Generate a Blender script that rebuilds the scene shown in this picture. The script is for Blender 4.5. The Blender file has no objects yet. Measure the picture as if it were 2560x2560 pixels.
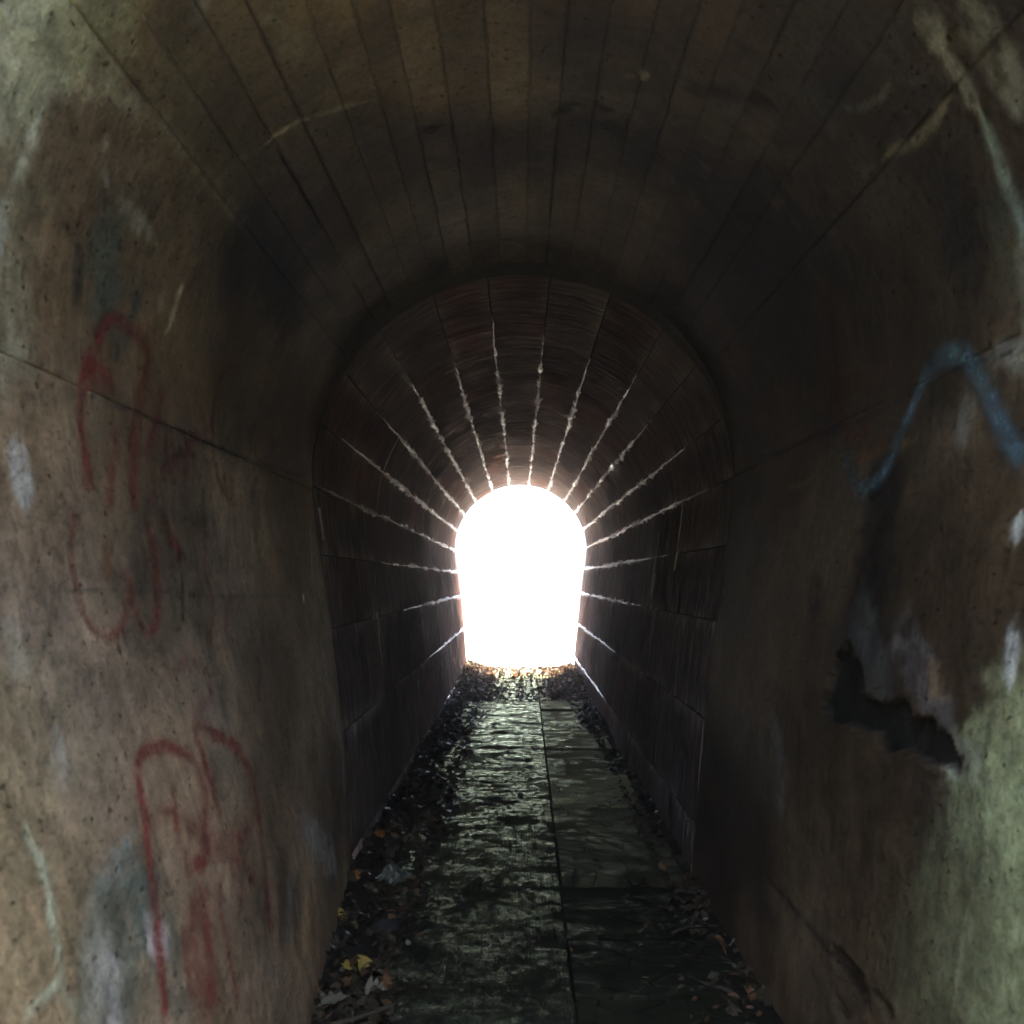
import bpy, math, random
import numpy as np
from mathutils import Vector, Matrix, Euler

random.seed(7)
RNG = np.random.default_rng(7)
SC = bpy.context.scene
COL = SC.collection

# ------------------------------------------------------------------ camera
cam_d = bpy.data.cameras.new('camera')
cam = bpy.data.objects.new('camera', cam_d)
COL.objects.link(cam)
cam.location = (0, 0, 0)                      # eye level is z = 0, the tunnel runs along +Y
cam.rotation_euler = (math.radians(90), 0, 0)
cam_d.sensor_width = 36
cam_d.lens = 27.95
cam_d.shift_x = -18.6 / 2560
cam_d.shift_y = 171 / 2560
cam_d.clip_start = 0.02
cam_d.clip_end = 2000
cam_d.dof.use_dof = True
cam_d.dof.focus_distance = 7.5
cam_d.dof.aperture_fstop = 4.0
SC.camera = cam
SC.render.resolution_x = SC.render.resolution_y = 1024

# ------------------------------------------------------------------ world, sun, exposure
SUN_EL, SUN_AZ = math.radians(74), math.radians(9)   # azimuth from +Y towards +X
w = bpy.data.worlds.new('World')
SC.world = w
w.use_nodes = True
wn = w.node_tree
bg = wn.nodes['Background']
sky = wn.nodes.new('ShaderNodeTexSky')
sky.sky_type = 'NISHITA'
sky.sun_disc = False
sky.sun_elevation = SUN_EL
sky.sun_rotation = SUN_AZ
sky.dust_density = 4.0
sky.ozone_density = 0.3
sky.air_density = 1.0
wn.links.new(sky.outputs[0], bg.inputs[0])
bg.inputs[1].default_value = 0.15
sd = bpy.data.lights.new('sun', 'SUN')
sun = bpy.data.objects.new('sun', sd)
COL.objects.link(sun)
sd.energy = 5.0
sd.angle = math.radians(0.5)
sd.color = (1.0, 0.95, 0.86)
sdir = Vector((math.sin(SUN_AZ) * math.cos(SUN_EL), math.cos(SUN_AZ) * math.cos(SUN_EL), math.sin(SUN_EL)))
sun.rotation_euler = sdir.to_track_quat('Z', 'Y').to_euler()
sun.location = (0, 20, 30)
SC.view_settings.view_transform = 'Standard'
SC.view_settings.look = 'None'
SC.view_settings.exposure = 4.8
SC.view_settings.gamma = 1
SC.view_settings.use_curve_mapping = False
SC.render.engine = 'CYCLES'
SC.cycles.use_denoising = True
SC.cycles.max_bounces = 8
SC.cycles.diffuse_bounces = 6
SC.cycles.glossy_bounces = 3
SC.cycles.sample_clamp_indirect = 8
SC.cycles.caustics_reflective = False
SC.cycles.caustics_refractive = False

# ------------------------------------------------------------------ numpy noise
def _hash(ix, iy, seed):
    h = (ix.astype(np.int64) * 374761393 + iy.astype(np.int64) * 668265263 + seed * 1442695041) & 0xffffffff
    h = ((h ^ (h >> 13)) * 1274126177) & 0xffffffff
    h = h ^ (h >> 16)
    return (h & 0xffffff) / float(0xffffff)

def vnoise(x, y, seed=0):
    x = np.asarray(x, float); y = np.asarray(y, float)
    x, y = np.broadcast_arrays(x, y)
    ix, iy = np.floor(x), np.floor(y)
    fx, fy = x - ix, y - iy
    fx = fx * fx * fx * (fx * (fx * 6 - 15) + 10); fy = fy * fy * fy * (fy * (fy * 6 - 15) + 10)
    a = _hash(ix, iy, seed); b = _hash(ix + 1, iy, seed)
    c = _hash(ix, iy + 1, seed); d = _hash(ix + 1, iy + 1, seed)
    return (a * (1 - fx) + b * fx) * (1 - fy) + (c * (1 - fx) + d * fx) * fy

def fbm(x, y, seed=0, oct=4, gain=0.5):
    t, a, n = 0, 1.0, 0.0
    x = np.asarray(x, float); y = np.asarray(y, float)
    for o in range(oct):
        t = t + a * vnoise(x * 2 ** o + 13.7 * o, y * 2 ** o + 7.3 * o, seed + o)
        n += a; a *= gain
    return t / n

def sstep(a, b, x):
    t = np.clip((x - a) / (b - a), 0, 1)
    return t * t * (3 - 2 * t)

# ------------------------------------------------------------------ the tunnel's section
XC = 0.015          # the tunnel's axis against the eye
R = 0.908
CZ_N, CZ_F = 0.456, 0.404        # centre of the vault: near concrete part, far stone part
ZB = -1.36          # below the floor
Y0, Y1, Y2 = 0.86, 3.42, 10.95   # near mouth, change of lining, far mouth
FLOOR = -1.25

def half(z):
    return np.interp(z, [-1.40, -1.25, -0.86, -0.47, -0.1, 0.06, 0.22, 0.34, 0.46],
                     [0.712, 0.728, 0.760, 0.792, 0.838, 0.861, 0.885, 0.900, R])

def flare(z, y):     # the near left wall's foot swings inwards towards the mouth
    k = np.clip((Y1 - y) / 1.2, 0, 1.6)
    return 0.135 * k * sstep(0.1, -1.25, z)

def section(s, y, near=True, off=0.0):
    """point of the lining at arc length s (0 = left foot, up over the crown, down to the right foot); off > 0 goes into the wall"""
    s = np.asarray(s, float); y = np.asarray(y, float)
    s, y = np.broadcast_arrays(s, y)
    cz = CZ_N if near else CZ_F
    L = cz - ZB; A = math.pi * R
    th = math.pi - (s - L) / R
    zl = s + ZB; zr = cz - (s - L - A)
    left, right = s < L, s > L + A
    x = np.where(left, -half(zl), np.where(right, half(zr), R * np.cos(th)))
    z = np.where(left, zl, np.where(right, zr, cz + R * np.sin(th)))
    if near:
        x = x + np.where(left, flare(zl, y), 0)
    nx = np.where(left, -1.0, np.where(right, 1.0, np.cos(th)))
    nz = np.where(left | right, 0.08 * 0, np.sin(th))
    return x + XC + nx * off, z + nz * off

def s_of(x, z, near=True):
    cz = CZ_N if near else CZ_F
    L = cz - ZB; A = math.pi * R
    if z < cz:
        return z - ZB if x < XC else L + A + (cz - z)
    return L + R * (math.pi - math.atan2(z - cz, x - XC))

def s_total(near=True):
    return 2 * ((CZ_N if near else CZ_F) - ZB) + math.pi * R

def inside(x, z, y, near=True):
    cz = CZ_N if near else CZ_F
    if z > cz:
        return (x - XC) ** 2 + (z - cz) ** 2 < R * R
    if x < XC:
        return (XC - x) < half(z) - (flare(z, y) if near else 0)
    return (x - XC) < half(z)

def s_dir(dx, dz, near=True, y=2.5):
    lo, hi = 0.0, 6.0
    n = math.hypot(dx, dz)
    for _ in range(40):
        m = (lo + hi) / 2
        if inside(dx / n * m, dz / n * m, y, near): lo = m
        else: hi = m
    return s_of(dx / n * lo, dz / n * lo, near)

def wall_at(px, py):
    """(s, y) on the near lining of a mark seen at that pixel of the 2560 px photograph"""
    dx, dz = (px - 1298.6) / 1987.6, -(py - 1451) / 1987.6
    lo, hi = 0.05, 12.0
    for _ in range(40):
        m = (lo + hi) / 2
        if inside(dx * m, dz * m, m, True): lo = m
        else: hi = m
    return s_of(dx * lo, dz * lo, True), lo

# ------------------------------------------------------------------ object helpers
def tag(o, label=None, cat=None, group=None, kind=None):
    if label: o['label'] = label
    if cat: o['category'] = cat
    if group: o['group'] = group
    if kind: o['kind'] = kind
    return o

def empty(name, loc=(0, 0, 0)):
    o = bpy.data.objects.new(name, None)
    o.location = loc
    COL.objects.link(o)
    return o

def mesh_obj(name, V, F, mat=None, parent=None, col=None, uv=None, smooth=True, sharp=None):
    me = bpy.data.meshes.new(name)
    V = np.asarray(V, np.float32).reshape(-1, 3)
    if isinstance(F, np.ndarray):
        n, k = F.shape
        me.vertices.add(len(V)); me.vertices.foreach_set('co', V.ravel())
        me.loops.add(n * k); me.loops.foreach_set('vertex_index', F.astype(np.int32).ravel())
        me.polygons.add(n)
        me.polygons.foreach_set('loop_start', np.arange(0, n * k, k, dtype=np.int32))
        me.polygons.foreach_set('loop_total', np.full(n, k, np.int32))
        me.update(calc_edges=True)
    else:
        me.from_pydata(V.tolist(), [], F)
    if col is not None:
        a = me.color_attributes.new('col', 'FLOAT_COLOR', 'POINT')
        c = np.ones((len(V), 4), np.float32)
        col = np.asarray(col, np.float32)
        c[:, :col.shape[1]] = col
        a.data.foreach_set('color', c.ravel())
    if uv is not None:
        u = me.uv_layers.new(name='uv')
        li = np.empty(len(me.loops), np.int32); me.loops.foreach_get('vertex_index', li)
        u.data.foreach_set('uv', np.asarray(uv, np.float32)[li].ravel())
    me.validate()
    me.polygons.foreach_set('use_smooth', np.full(len(me.polygons), smooth))
    if sharp is not None:
        me.set_sharp_from_angle(angle=math.radians(sharp))
    o = bpy.data.objects.new(name, me)
    COL.objects.link(o)
    if mat: me.materials.append(mat)
    if parent: o.parent = parent
    return o

def grid_faces(n, m):
    i, j = np.meshgrid(np.arange(n - 1), np.arange(m - 1), indexing='ij')
    a = (i * m + j).ravel()
    return np.stack([a, a + 1, a + m + 1, a + m], 1)

# ------------------------------------------------------------------ materials
class NT:
    def __init__(self, name):
        self.m = bpy.data.materials.new(name)
        self.m.use_nodes = True
        self.t = self.m.node_tree
        self.b = self.t.nodes['Principled BSDF']
        self.out = self.t.nodes['Material Output']
    def n(self, t, **k):
        x = self.t.nodes.new(t)
        for a, v in k.items(): setattr(x, a, v)
        return x
    def l(self, a, b): self.t.links.new(a, b)
    def val(self, sock, v):
        if hasattr(v, 'links'): self.l(v, sock)
        else: sock.default_value = v
    def coords(self, scale, uv=False):
        tc = self.n('ShaderNodeUVMap') if uv else self.n('ShaderNodeTexCoord')
        mp = self.n('ShaderNodeMapping')
        mp.inputs['Scale'].default_value = scale
        self.l(tc.outputs['UV'] if uv else tc.outputs['Object'], mp.inputs[0])
        return mp.outputs[0]
    def noise(self, vec, scale=1, detail=4, rough=0.6, dist=0):
        x = self.n('ShaderNodeTexNoise')
        if vec is not None: self.l(vec, x.inputs['Vector'])
        x.inputs['Scale'].default_value = scale; x.inputs['Detail'].default_value = detail
        x.inputs['Roughness'].default_value = rough; x.inputs['Distortion'].default_value = dist
        return x.outputs['Fac']
    def ramp(self, fac, stops):
        r = self.n('ShaderNodeValToRGB')
        e = r.color_ramp.elements
        while len(e) < len(stops): e.new(0.5)
        for q, (p, c) in zip(e, stops):
            q.position = p
            q.color = (c, c, c, 1) if not hasattr(c, '__len__') else (*c, 1)
        self.l(fac, r.inputs[0])
        return r.outputs[0]
    def math(self, op, a, b=0.0, c=0.0):
        x = self.n('ShaderNodeMath', operation=op)
        for i, v in enumerate((a, b, c)): self.val(x.inputs[i], v)
        return x.outputs[0]
    def mix(self, f, a, b, mode='MIX'):
        x = self.n('ShaderNodeMix', data_type='RGBA', blend_type=mode)
        self.val(x.inputs[0], f)
        for s, v in ((x.inputs[6], a), (x.inputs[7], b)):
            if hasattr(v, 'links'): self.l(v, s)
            else: s.default_value = (*v, 1)
        return x.outputs[2]
    def attr(self):
        return self.n('ShaderNodeAttribute', attribute_name='col').outputs['Color']
    def bump(self, h, strength=0.5, dist=0.01, prev=None):
        x = self.n('ShaderNodeBump')
        x.inputs['Strength'].default_value = strength; x.inputs['Distance'].default_value = dist
        self.l(h, x.inputs['Height'])
        if prev is not None: self.l(prev, x.inputs['Normal'])
        return x.outputs[0]
    def finish(self, col, rough, normal=None, spec=0.5):
        self.val(self.b.inputs['Base Color'], col if hasattr(col, 'links') else (*col, 1))
        self.val(self.b.inputs['Roughness'], rough)
        self.b.inputs['Specular IOR Level'].default_value = spec
        if normal is not None: self.l(normal, self.b.inputs['Normal'])
        return self.m

def mat_concrete():
    k = NT('weathered concrete')
    uv1 = k.coords((1, 1, 1), True)
    streak = k.coords((3.0, 26, 1), True)          # u = along the arch, v = along the tunnel
    n1 = k.noise(uv1, 9, 6, 0.65)
    n2 = k.noise(streak, 1.6, 5, 0.6, 0.4)
    n3 = k.noise(uv1, 90, 4, 0.7)
    n4 = k.noise(uv1, 34, 5, 0.7)
    c = k.mix(1.0, k.attr(), k.ramp(n1, [(0.25, 0.5), (0.5, 1.0), (0.75, 1.45)]), 'MULTIPLY')
    c = k.mix(1.0, c, k.ramp(n2, [(0.3, 0.78), (0.55, 1.0), (0.75, 1.14)]), 'MULTIPLY')
    c = k.mix(0.8, c, k.ramp(n3, [(0.3, 0.55), (0.48, 1.0), (0.8, 1.2)]), 'MULTIPLY')
    c = k.mix(0.9, c, k.ramp(n4, [(0.3, 0.6), (0.5, 1.0), (0.72, 1.3)]), 'MULTIPLY')
    pits = k.ramp(k.noise(uv1, 55, 2, 0.5), [(0.27, 0.0), (0.34, 1.0)])
    c = k.mix(1.0, c, k.mix(pits, (0.3, 0.28, 0.25), (1, 1, 1)), 'MULTIPLY')
    grit = k.ramp(k.noise(uv1, 150, 2, 0.6), [(0.3, 0.35), (0.42, 1.0), (0.62, 1.0), (0.72, 1.5)])
    c = k.mix(0.9, c, grit, 'MULTIPLY')
    h = k.math('ADD', k.math('MULTIPLY', n4, 0.6), k.math('MULTIPLY', n3, 0.35))
    h = k.math('ADD', h, k.math('MULTIPLY', pits, 0.5))
    h = k.math('ADD', h, k.math('MULTIPLY', n2, 0.25))
    b = k.bump(h, 1.0, 0.012)
    return k.finish(c, k.ramp(n1, [(0.3, 0.7), (0.7, 0.95)]), b, 0.02)

def mat_stone():
    k = NT('tooled sooty stone')
    uv1 = k.coords((1, 1, 1), True)
    tool = k.coords((2.6, 40, 1), True)            # tooling runs round the arch
    tool2 = k.coords((5, 95, 1), True)
    n1 = k.noise(uv1, 5, 6, 0.65)
    t1 = k.noise(tool, 1.0, 5, 0.65, 0.6)
    t2 = k.noise(tool2, 1.0, 3, 0.6, 0.3)
    n3 = k.noise(uv1, 70, 4, 0.7)
    c = k.mix(1.0, k.attr(), k.ramp(n1, [(0.3, (0.55, 0.52, 0.5)), (0.5, (1, 1, 1)), (0.72, (1.5, 1.35, 1.25))]), 'MULTIPLY')
    c = k.mix(0.9, c, k.ramp(t1, [(0.3, 0.25), (0.5, 1.0), (0.7, 2.2)]), 'MULTIPLY')
    c = k.mix(0.7, c, k.ramp(t2, [(0.32, 0.35), (0.5, 1.0), (0.68, 1.9)]), 'MULTIPLY')
    fleck = k.ramp(k.noise(k.coords((4, 45, 1), True), 2.2, 3, 0.7), [(0.66, 0.0), (0.74, 1.0)])
    c = k.mix(k.math('MULTIPLY', fleck, 0.7), c, (0.42, 0.38, 0.33))
    h = k.math('ADD', k.math('MULTIPLY', t1, 1.0), k.math('MULTIPLY', t2, 0.5))
    h = k.math('ADD', h, k.math('MULTIPLY', n3, 0.45))
    b = k.bump(h, 1.0, 0.03)
    k.finish(c, k.ramp(n3, [(0.3, 0.4), (0.7, 0.7)]), b, 0.0)
    wetr = k.math('MULTIPLY', k.ramp(t2, [(0.6, 0.0), (0.74, 0.035)]), k.ramp(n1, [(0.4, 0.1), (0.65, 1.0)]))
    k.l(wetr, k.b.inputs['Specular IOR Level'])
    return k.m

def mat_attr(name, rough=0.8, spec=0.3, nscale=60, bstr=0.5, bdist=0.004, var=0.5):
    k = NT(name)
    o = k.coords((1, 1, 1))
    n = k.noise(o, nscale, 5, 0.7)
    c = k.mix(var, k.attr(), k.ramp(n, [(0.25, 0.45), (0.5, 1.0), (0.75, 1.5)]), 'MULTIPLY')
    return k.finish(c, rough, k.bump(n, bstr, bdist), spec)

def mat_flat(name, colr, rough=0.8, spec=0.3, nscale=40, bstr=0.4, bdist=0.004):
    k = NT(name)
    n = k.noise(k.coords((1, 1, 1)), nscale, 5, 0.7)
    c = k.mix(1.0, colr, k.ramp(n, [(0.25, 0.5), (0.5, 1.0), (0.75, 1.45)]), 'MULTIPLY')
    return k.finish(c, rough, k.bump(n, bstr, bdist), spec)

def mat_walk(ribs):
    k = NT('damp ribbed concrete' if ribs else 'damp stone slab')
    o = k.coords((1, 1, 1))
    big = k.noise(k.coords((2.2, 3.6, 1)), 1.5, 6, 0.68, 0.3)
    fine = k.noise(o, 130, 4, 0.7)
    mid = k.noise(k.coords((14, 14, 7) if ribs else (10, 10, 6)), 1.6, 6, 0.72, 0.5)
    wet = k.ramp(k.noise(k.coords((2.5, 5.5, 1)), 1.4, 5, 0.7, 0.6), [(0.42, 0.0), (0.58, 1.0)])
    c = k.mix(big, (0.009, 0.009, 0.004), (0.038, 0.036, 0.015)) if ribs else k.mix(big, (0.040, 0.039, 0.019), (0.115, 0.108, 0.056))
    c = k.mix(1.0 if ribs else 0.6, c, k.ramp(mid, [(0.3, 0.5), (0.5, 1.0), (0.75, 1.3)]), 'MULTIPLY')
    c = k.mix(0.8, c, k.ramp(fine, [(0.3, 0.5), (0.5, 1.0), (0.7, 1.5)]), 'MULTIPLY')
    # patchy grime, with foreground shade painted into the colour towards the near mouth
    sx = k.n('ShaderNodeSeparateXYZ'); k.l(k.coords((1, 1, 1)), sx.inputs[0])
    dirt_shade = k.math('SUBTRACT', k.math('MULTIPLY', k.noise(k.coords((2.5, 2.5, 1)), 1.2, 6, 0.72), 2.6), k.math('MULTIPLY_ADD', sx.outputs['Y'], 0.55, 1.25))
    dirt_shade = k.ramp(dirt_shade, [(0.0, 0.0), (0.35, 1.0)])
    c = k.mix(k.math('MULTIPLY', dirt_shade, 0.8), c, (0.008, 0.007, 0.005))
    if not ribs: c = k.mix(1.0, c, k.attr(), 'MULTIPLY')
    c = k.mix(k.math('MULTIPLY', wet, 0.45 if ribs else 0.2), c, (0.014, 0.017, 0.010))
    h = k.math('ADD', k.math('MULTIPLY', mid, 0.14), k.math('MULTIPLY', fine, 0.5))
    if ribs:
        wx = k.n('ShaderNodeTexWave', wave_type='BANDS', bands_direction='X')
        wy = k.n('ShaderNodeTexWave', wave_type='BANDS', bands_direction='Y')
        for q, s in ((wx, 24), (wy, 17)):
            k.l(k.coords((1, 1, 1)), q.inputs['Vector'])
            q.inputs['Scale'].default_value = s; q.inputs['Distortion'].default_value = 3.5
            q.inputs['Detail'].default_value = 3; q.inputs['Detail Scale'].default_value = 0.6
        h = k.math('ADD', h, k.math('MULTIPLY', k.math('MULTIPLY', wx.outputs['Fac'], wy.outputs['Fac']), k.ramp(k.noise(k.coords((3, 5, 1)), 1.3, 4, 0.6), [(0.4, 0.1), (0.6, 0.7)])))
    else:
        vor = k.n('ShaderNodeTexVoronoi', feature='DISTANCE_TO_EDGE')
        k.l(k.coords((4, 9, 4)), vor.inputs['Vector']); vor.inputs['Scale'].default_value = 1.7
        cr = k.ramp(vor.outputs['Distance'], [(0.0, 0.0), (0.03, 1.0)])
        crm = k.math('MAXIMUM', cr, k.ramp(big, [(0.52, 0.0), (0.66, 1.0)]))
        h = k.math('ADD', h, k.math('MULTIPLY', crm, 1.2))
        c = k.mix(1.0, c, k.ramp(crm, [(0.0, 0.3), (1.0, 1.0)]), 'MULTIPLY')
    b = k.bump(h, 0.8, 0.009 if ribs else 0.006)
    r = k.mix(wet, (0.6, 0.6, 0.6), (0.24, 0.24, 0.24))
    k.finish(c, r, b, 0.1)
    shine = k.math('MULTIPLY', k.math('MULTIPLY', k.ramp(mid, [(0.42, 0.0), (0.62, 1.0)]), wet), k.ramp(fine, [(0.42, 0.15), (0.6, 1.5)]))
    k.b.inputs['Specular IOR Level'].default_value = 0.0
    gl = k.n('ShaderNodeBsdfGlossy'); gl.inputs['Color'].default_value = (0.93, 0.95, 0.62, 1)
    k.l(r, gl.inputs['Roughness']); k.l(b, gl.inputs['Normal'])
    mx = k.n('ShaderNodeMixShader')
    fr = k.n('ShaderNodeFresnel'); fr.inputs['IOR'].default_value = 1.45
    k.l(k.math('MULTIPLY', k.math('MULTIPLY', shine, fr.outputs[0]), 1.7 if ribs else 0.45), mx.inputs[0])
    k.l(k.b.outputs[0], mx.inputs[1]); k.l(gl.outputs[0], mx.inputs[2]); k.l(mx.outputs[0], k.out.inputs[0])
    return k.m

def mat_leaf():
    k = NT('dead leaf')
    n = k.noise(k.coords((1, 1, 1)), 45, 4, 0.7)
    c = k.mix(0.7, k.attr(), k.ramp(n, [(0.25, 0.45), (0.5, 1.0), (0.75, 1.4)]), 'MULTIPLY')
    k.finish(c, 0.42, k.bump(n, 0.4, 0.002), 0.035)
    tr = k.n('ShaderNodeBsdfTranslucent')
    k.l(c, tr.inputs[0])
    mx = k.n('ShaderNodeMixShader'); mx.inputs[0].default_value = 0.1
    k.l(k.b.outputs[0], mx.inputs[1]); k.l(tr.outputs[0], mx.inputs[2])
    k.l(mx.outputs[0], k.out.inputs[0])
    return k.m

def mat_paint(name, colr):
    """worn spray paint: soft thin edges and scratches let the concrete through"""
    k = NT(name)
    at = k.n('ShaderNodeAttribute', attribute_name='col')
    sep = k.n('ShaderNodeSeparateColor'); k.l(at.outputs['Color'], sep.inputs[0])
    o = k.coords((1, 1, 1))
    n = k.noise(o, 26, 5, 0.7); n2 = k.noise(o, 120, 3, 0.7)
    a = k.math('MULTIPLY', sep.outputs[0], k.ramp(n, [(0.32, 0.25), (0.6, 1.0)]))
    a = k.math('MULTIPLY', a, k.ramp(n2, [(0.3, 0.4), (0.55, 1.0)]))
    c = k.mix(1.0, colr, k.ramp(n, [(0.3, 0.7), (0.7, 1.25)]), 'MULTIPLY')
    k.finish(c, 0.75, k.bump(n2, 0.4, 0.003), 0.3)
    k.l(a, k.b.inputs['Alpha'])
    return k.m

M_CONC = mat_concrete()
M_STONE = mat_stone()
M_BED = mat_flat('dark mortar', (0.02, 0.017, 0.015), 0.9, 0.0)
M_CALC = mat_attr('white lime crust', 0.5, 0.6, 90, 0.5, 0.004, 0.5)
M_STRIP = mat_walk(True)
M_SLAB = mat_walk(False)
M_SOIL = mat_flat('black soil', (0.013, 0.011, 0.008), 0.9, 0.0, 60, 0.8, 0.01)
M_LEAF = mat_leaf()
M_TWIG = mat_flat('dead wood', (0.035, 0.026, 0.017), 0.9, 0.05)
M_ROCK = mat_flat('grey stone', (0.022, 0.020, 0.016), 0.85, 0.02, 30, 0.7, 0.006)
M_RED = mat_paint('faded red spray paint', (0.17, 0.018, 0.012))
M_BLUE = mat_paint('faded blue spray paint', (0.085, 0.14, 0.165))
M_BLACK = mat_paint('black spray paint', (0.012, 0.012, 0.010))
M_GROUND = mat_flat('trodden earth', (0.50, 0.47, 0.43), 0.95, 0.2, 3, 0.5, 0.02)
M_GRASS = mat_flat('rough grass', (0.035, 0.036, 0.016), 0.95, 0.1, 6, 0.6, 0.05)
M_PORTAL = mat_flat('grey portal concrete', (0.24, 0.23, 0.20), 0.9, 0.2, 12)
M_WAD = mat_flat('pale crumpled film', (0.06, 0.06, 0.042), 0.4, 0.5, 50, 0.4, 0.003)

# ------------------------------------------------------------------ large structure: ground, mound, portal walls
g = 140
xs = np.concatenate([[-g, -60, -20], np.linspace(-6, 6, 13), [20, 40, 60, 80, 100, 120, g]])
ys = np.concatenate([[-g, -100, -60, -20], np.linspace(-8, 20, 29), [40, 60, 80, 100, 120, g]])
X, Y = np.meshgrid(xs, ys, indexing='ij')
Z = -1.315 + 0.05 * (fbm(X * 0.6, Y * 0.6, 3) - 0.5) * (np.abs(X) > 1.2) * 2
Z = Z + 5.0 * sstep(50, g, np.hypot(X, Y))          # the land rises gently all round
tag(mesh_obj('ground', np.stack([X, Y, Z], -1).reshape(-1, 3), grid_faces(len(xs), len(ys)), M_GROUND), kind='structure')

# unseen grassy bank added behind and beside the eye to limit mouth light
xs = np.linspace(-12, 12, 73); ys = np.concatenate([np.linspace(-14, -1, 40), np.linspace(-0.7, Y0 - 0.01, 8)])
X, Y = np.meshgrid(xs, ys, indexing='ij')
side = np.where(X < 0, 2.0 * np.maximum(0, -X - 1.25), 1.5 * np.maximum(0, X - 1.35))
H = np.maximum(side, 1.2 * np.maximum(0, -Y - 2.6))
H = np.minimum(H, 5.0) * (0.8 + 0.4 * fbm(X * 0.8, Y * 0.8, 45, 3)) - 1.30
tag(mesh_obj('added_shade_bank', np.stack([X, Y, H], -1).reshape(-1, 3), grid_faces(len(xs), len(ys)), M_GRASS), kind='structure')

# earth over the tunnel, held between the two portal walls
xs = np.linspace(-14, 14, 57); ys = np.linspace(Y0 + 0.3, Y2 - 0.3, 24)
X, Y = np.meshgrid(xs, ys, indexing='ij')
H = 4.4 * sstep(13.5, 3.0, np.abs(X)) + 0.25 * fbm(X, Y, 5) * sstep(13.5, 8, np.abs(X)) - 1.33
tag(mesh_obj('hill', np.stack([X, Y, H], -1).reshape(-1, 3), grid_faces(len(xs), len(ys)), M_GRASS), kind='structure')

def portal(yy, thick, near, name):
    """end wall with the arch cut out of it"""
    ss = np.linspace(0.03, s_total(near) - 0.03, 90)
    x, z = section(ss, np.full_like(ss, Y0 if near else Y2), near, 0.012)
    n = len(ss)
    # outer outline follows the hill: point pushed out along the ray from the axis
    ox, oz = [], []
    for a, b in zip(x, z):
        dx, dz = a - XC, b - 0.3
        t = np.linspace(1, 40, 1500)
        qx, qz = XC + dx * t, 0.3 + dz * t
        top = 4.55 * sstep(13.5, 3.0, np.abs(qx)) - 1.33 + 0.3
        bad = (qz > top) | (np.abs(qx) > 8) | (qz < -1.42)
        k = np.argmax(bad) if bad.any() else -1
        ox.append(qx[k]); oz.append(max(qz[k], -1.42))
    V = []
    for yq in (yy, yy + thick):
        V += [(a, yq, b) for a, b in zip(x, z)] + [(a, yq, b) for a, b in zip(ox, oz)]
    F = []
    for i in range(n - 1):
        F += [(i, i + 1, n + i + 1, n + i), (2 * n + i + 1, 2 * n + i, 3 * n + i, 3 * n + i + 1),
              (n + i, n + i + 1, 3 * n + i + 1, 3 * n + i), (i + 1, i, 2 * n + i, 2 * n + i + 1)]
    return tag(mesh_obj(name, V, F, M_PORTAL, smooth=False), kind='structure')
portal(Y0 - 0.002, 0.32, True, 'portal_wall')
portal(Y2 + 0.002 - 0.32, 0.34, False, 'portal_wall')

# ------------------------------------------------------------------ near part: board-marked concrete lining
lining = empty('concrete_lining', (XC, Y1, FLOOR))
tag(lining, 'near stretch of tunnel lined in brown board-marked concrete with red and blue graffiti', 'tunnel lining')
CORR = Matrix.Translation(-Vector(lining.location))

def stroke_d(S, Yv, pts, wig=0.0):
    """distance in metres to a polyline given in (s, y), and the position along it (0..1)"""
    P = np.array(pts, float)
    seg = P[1:] - P[:-1]
    ln = np.hypot(seg[:, 0], seg[:, 1]); cum = np.concatenate([[0], np.cumsum(ln)])
    best = np.full(S.shape, 9.0); tt = np.zeros(S.shape)
    for i in range(len(seg)):
        if ln[i] < 1e-6: continue
        px, py = S - P[i, 0], Yv - P[i, 1]
        t = np.clip((px * seg[i, 0] + py * seg[i, 1]) / ln[i] ** 2, 0, 1)
        d = np.hypot(px - t * seg[i, 0], py - t * seg[i, 1])
        m = d < best
        best = np.where(m, d, best); tt = np.where(m, (cum[i] + t * ln[i]) / cum[-1], tt)
    return best, tt

def A(*p): return [wall_at(x * 0.6625, y * 0.6625) for x, y in p]                  # top left quarter
def B(*p): return [wall_at(1280 + x * 0.6625, y * 0.6625) for x, y in p]           # top right
def Cq(*p): return [wall_at(x * 0.6625, 1280 + y * 0.6625) for x, y in p]          # bottom left
def D(*p): return [wall_at(1280 + x * 0.6625, 1280 + y * 0.6625) for x, y in p]    # bottom right

def in_poly(S, Yv, pts):
    r = np.zeros(S.shape, bool)
    n = len(pts)
    for i in range(n):
        (x1, y1), (x2, y2) = pts[i], pts[(i + 1) % n]
        c = ((y1 > Yv) != (y2 > Yv)) & (S < (x2 - x1) * (Yv - y1) / (y2 - y1 + 1e-12) + x1)
        r ^= c
    return r

# lost patches of the render: outlines on the wall
LOST = [D((1190, 740), (1200, 790), (1270, 800), (1360, 830), (1390, 890), (1420, 900), (1440, 870), (1500, 900), (1640, 945),
          (1655, 900), (1590, 830), (1540, 760), (1490, 770), (1460, 700), (1380, 735), (1330, 680), (1300, 560), (1280, 520), (1240, 560), (1205, 650)),
        D((1205, 1635), (1235, 1640), (1280, 1690), (1330, 1760), (1352, 1850), (1300, 1820), (1250, 1750), (1218, 1700)),
        D((1365, 1800), (1400, 1830), (1450, 1890), (1420, 1900), (1380, 1860)),
        D((1215, 1830), (1250, 1850), (1280, 1925), (1240, 1925))]
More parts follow.
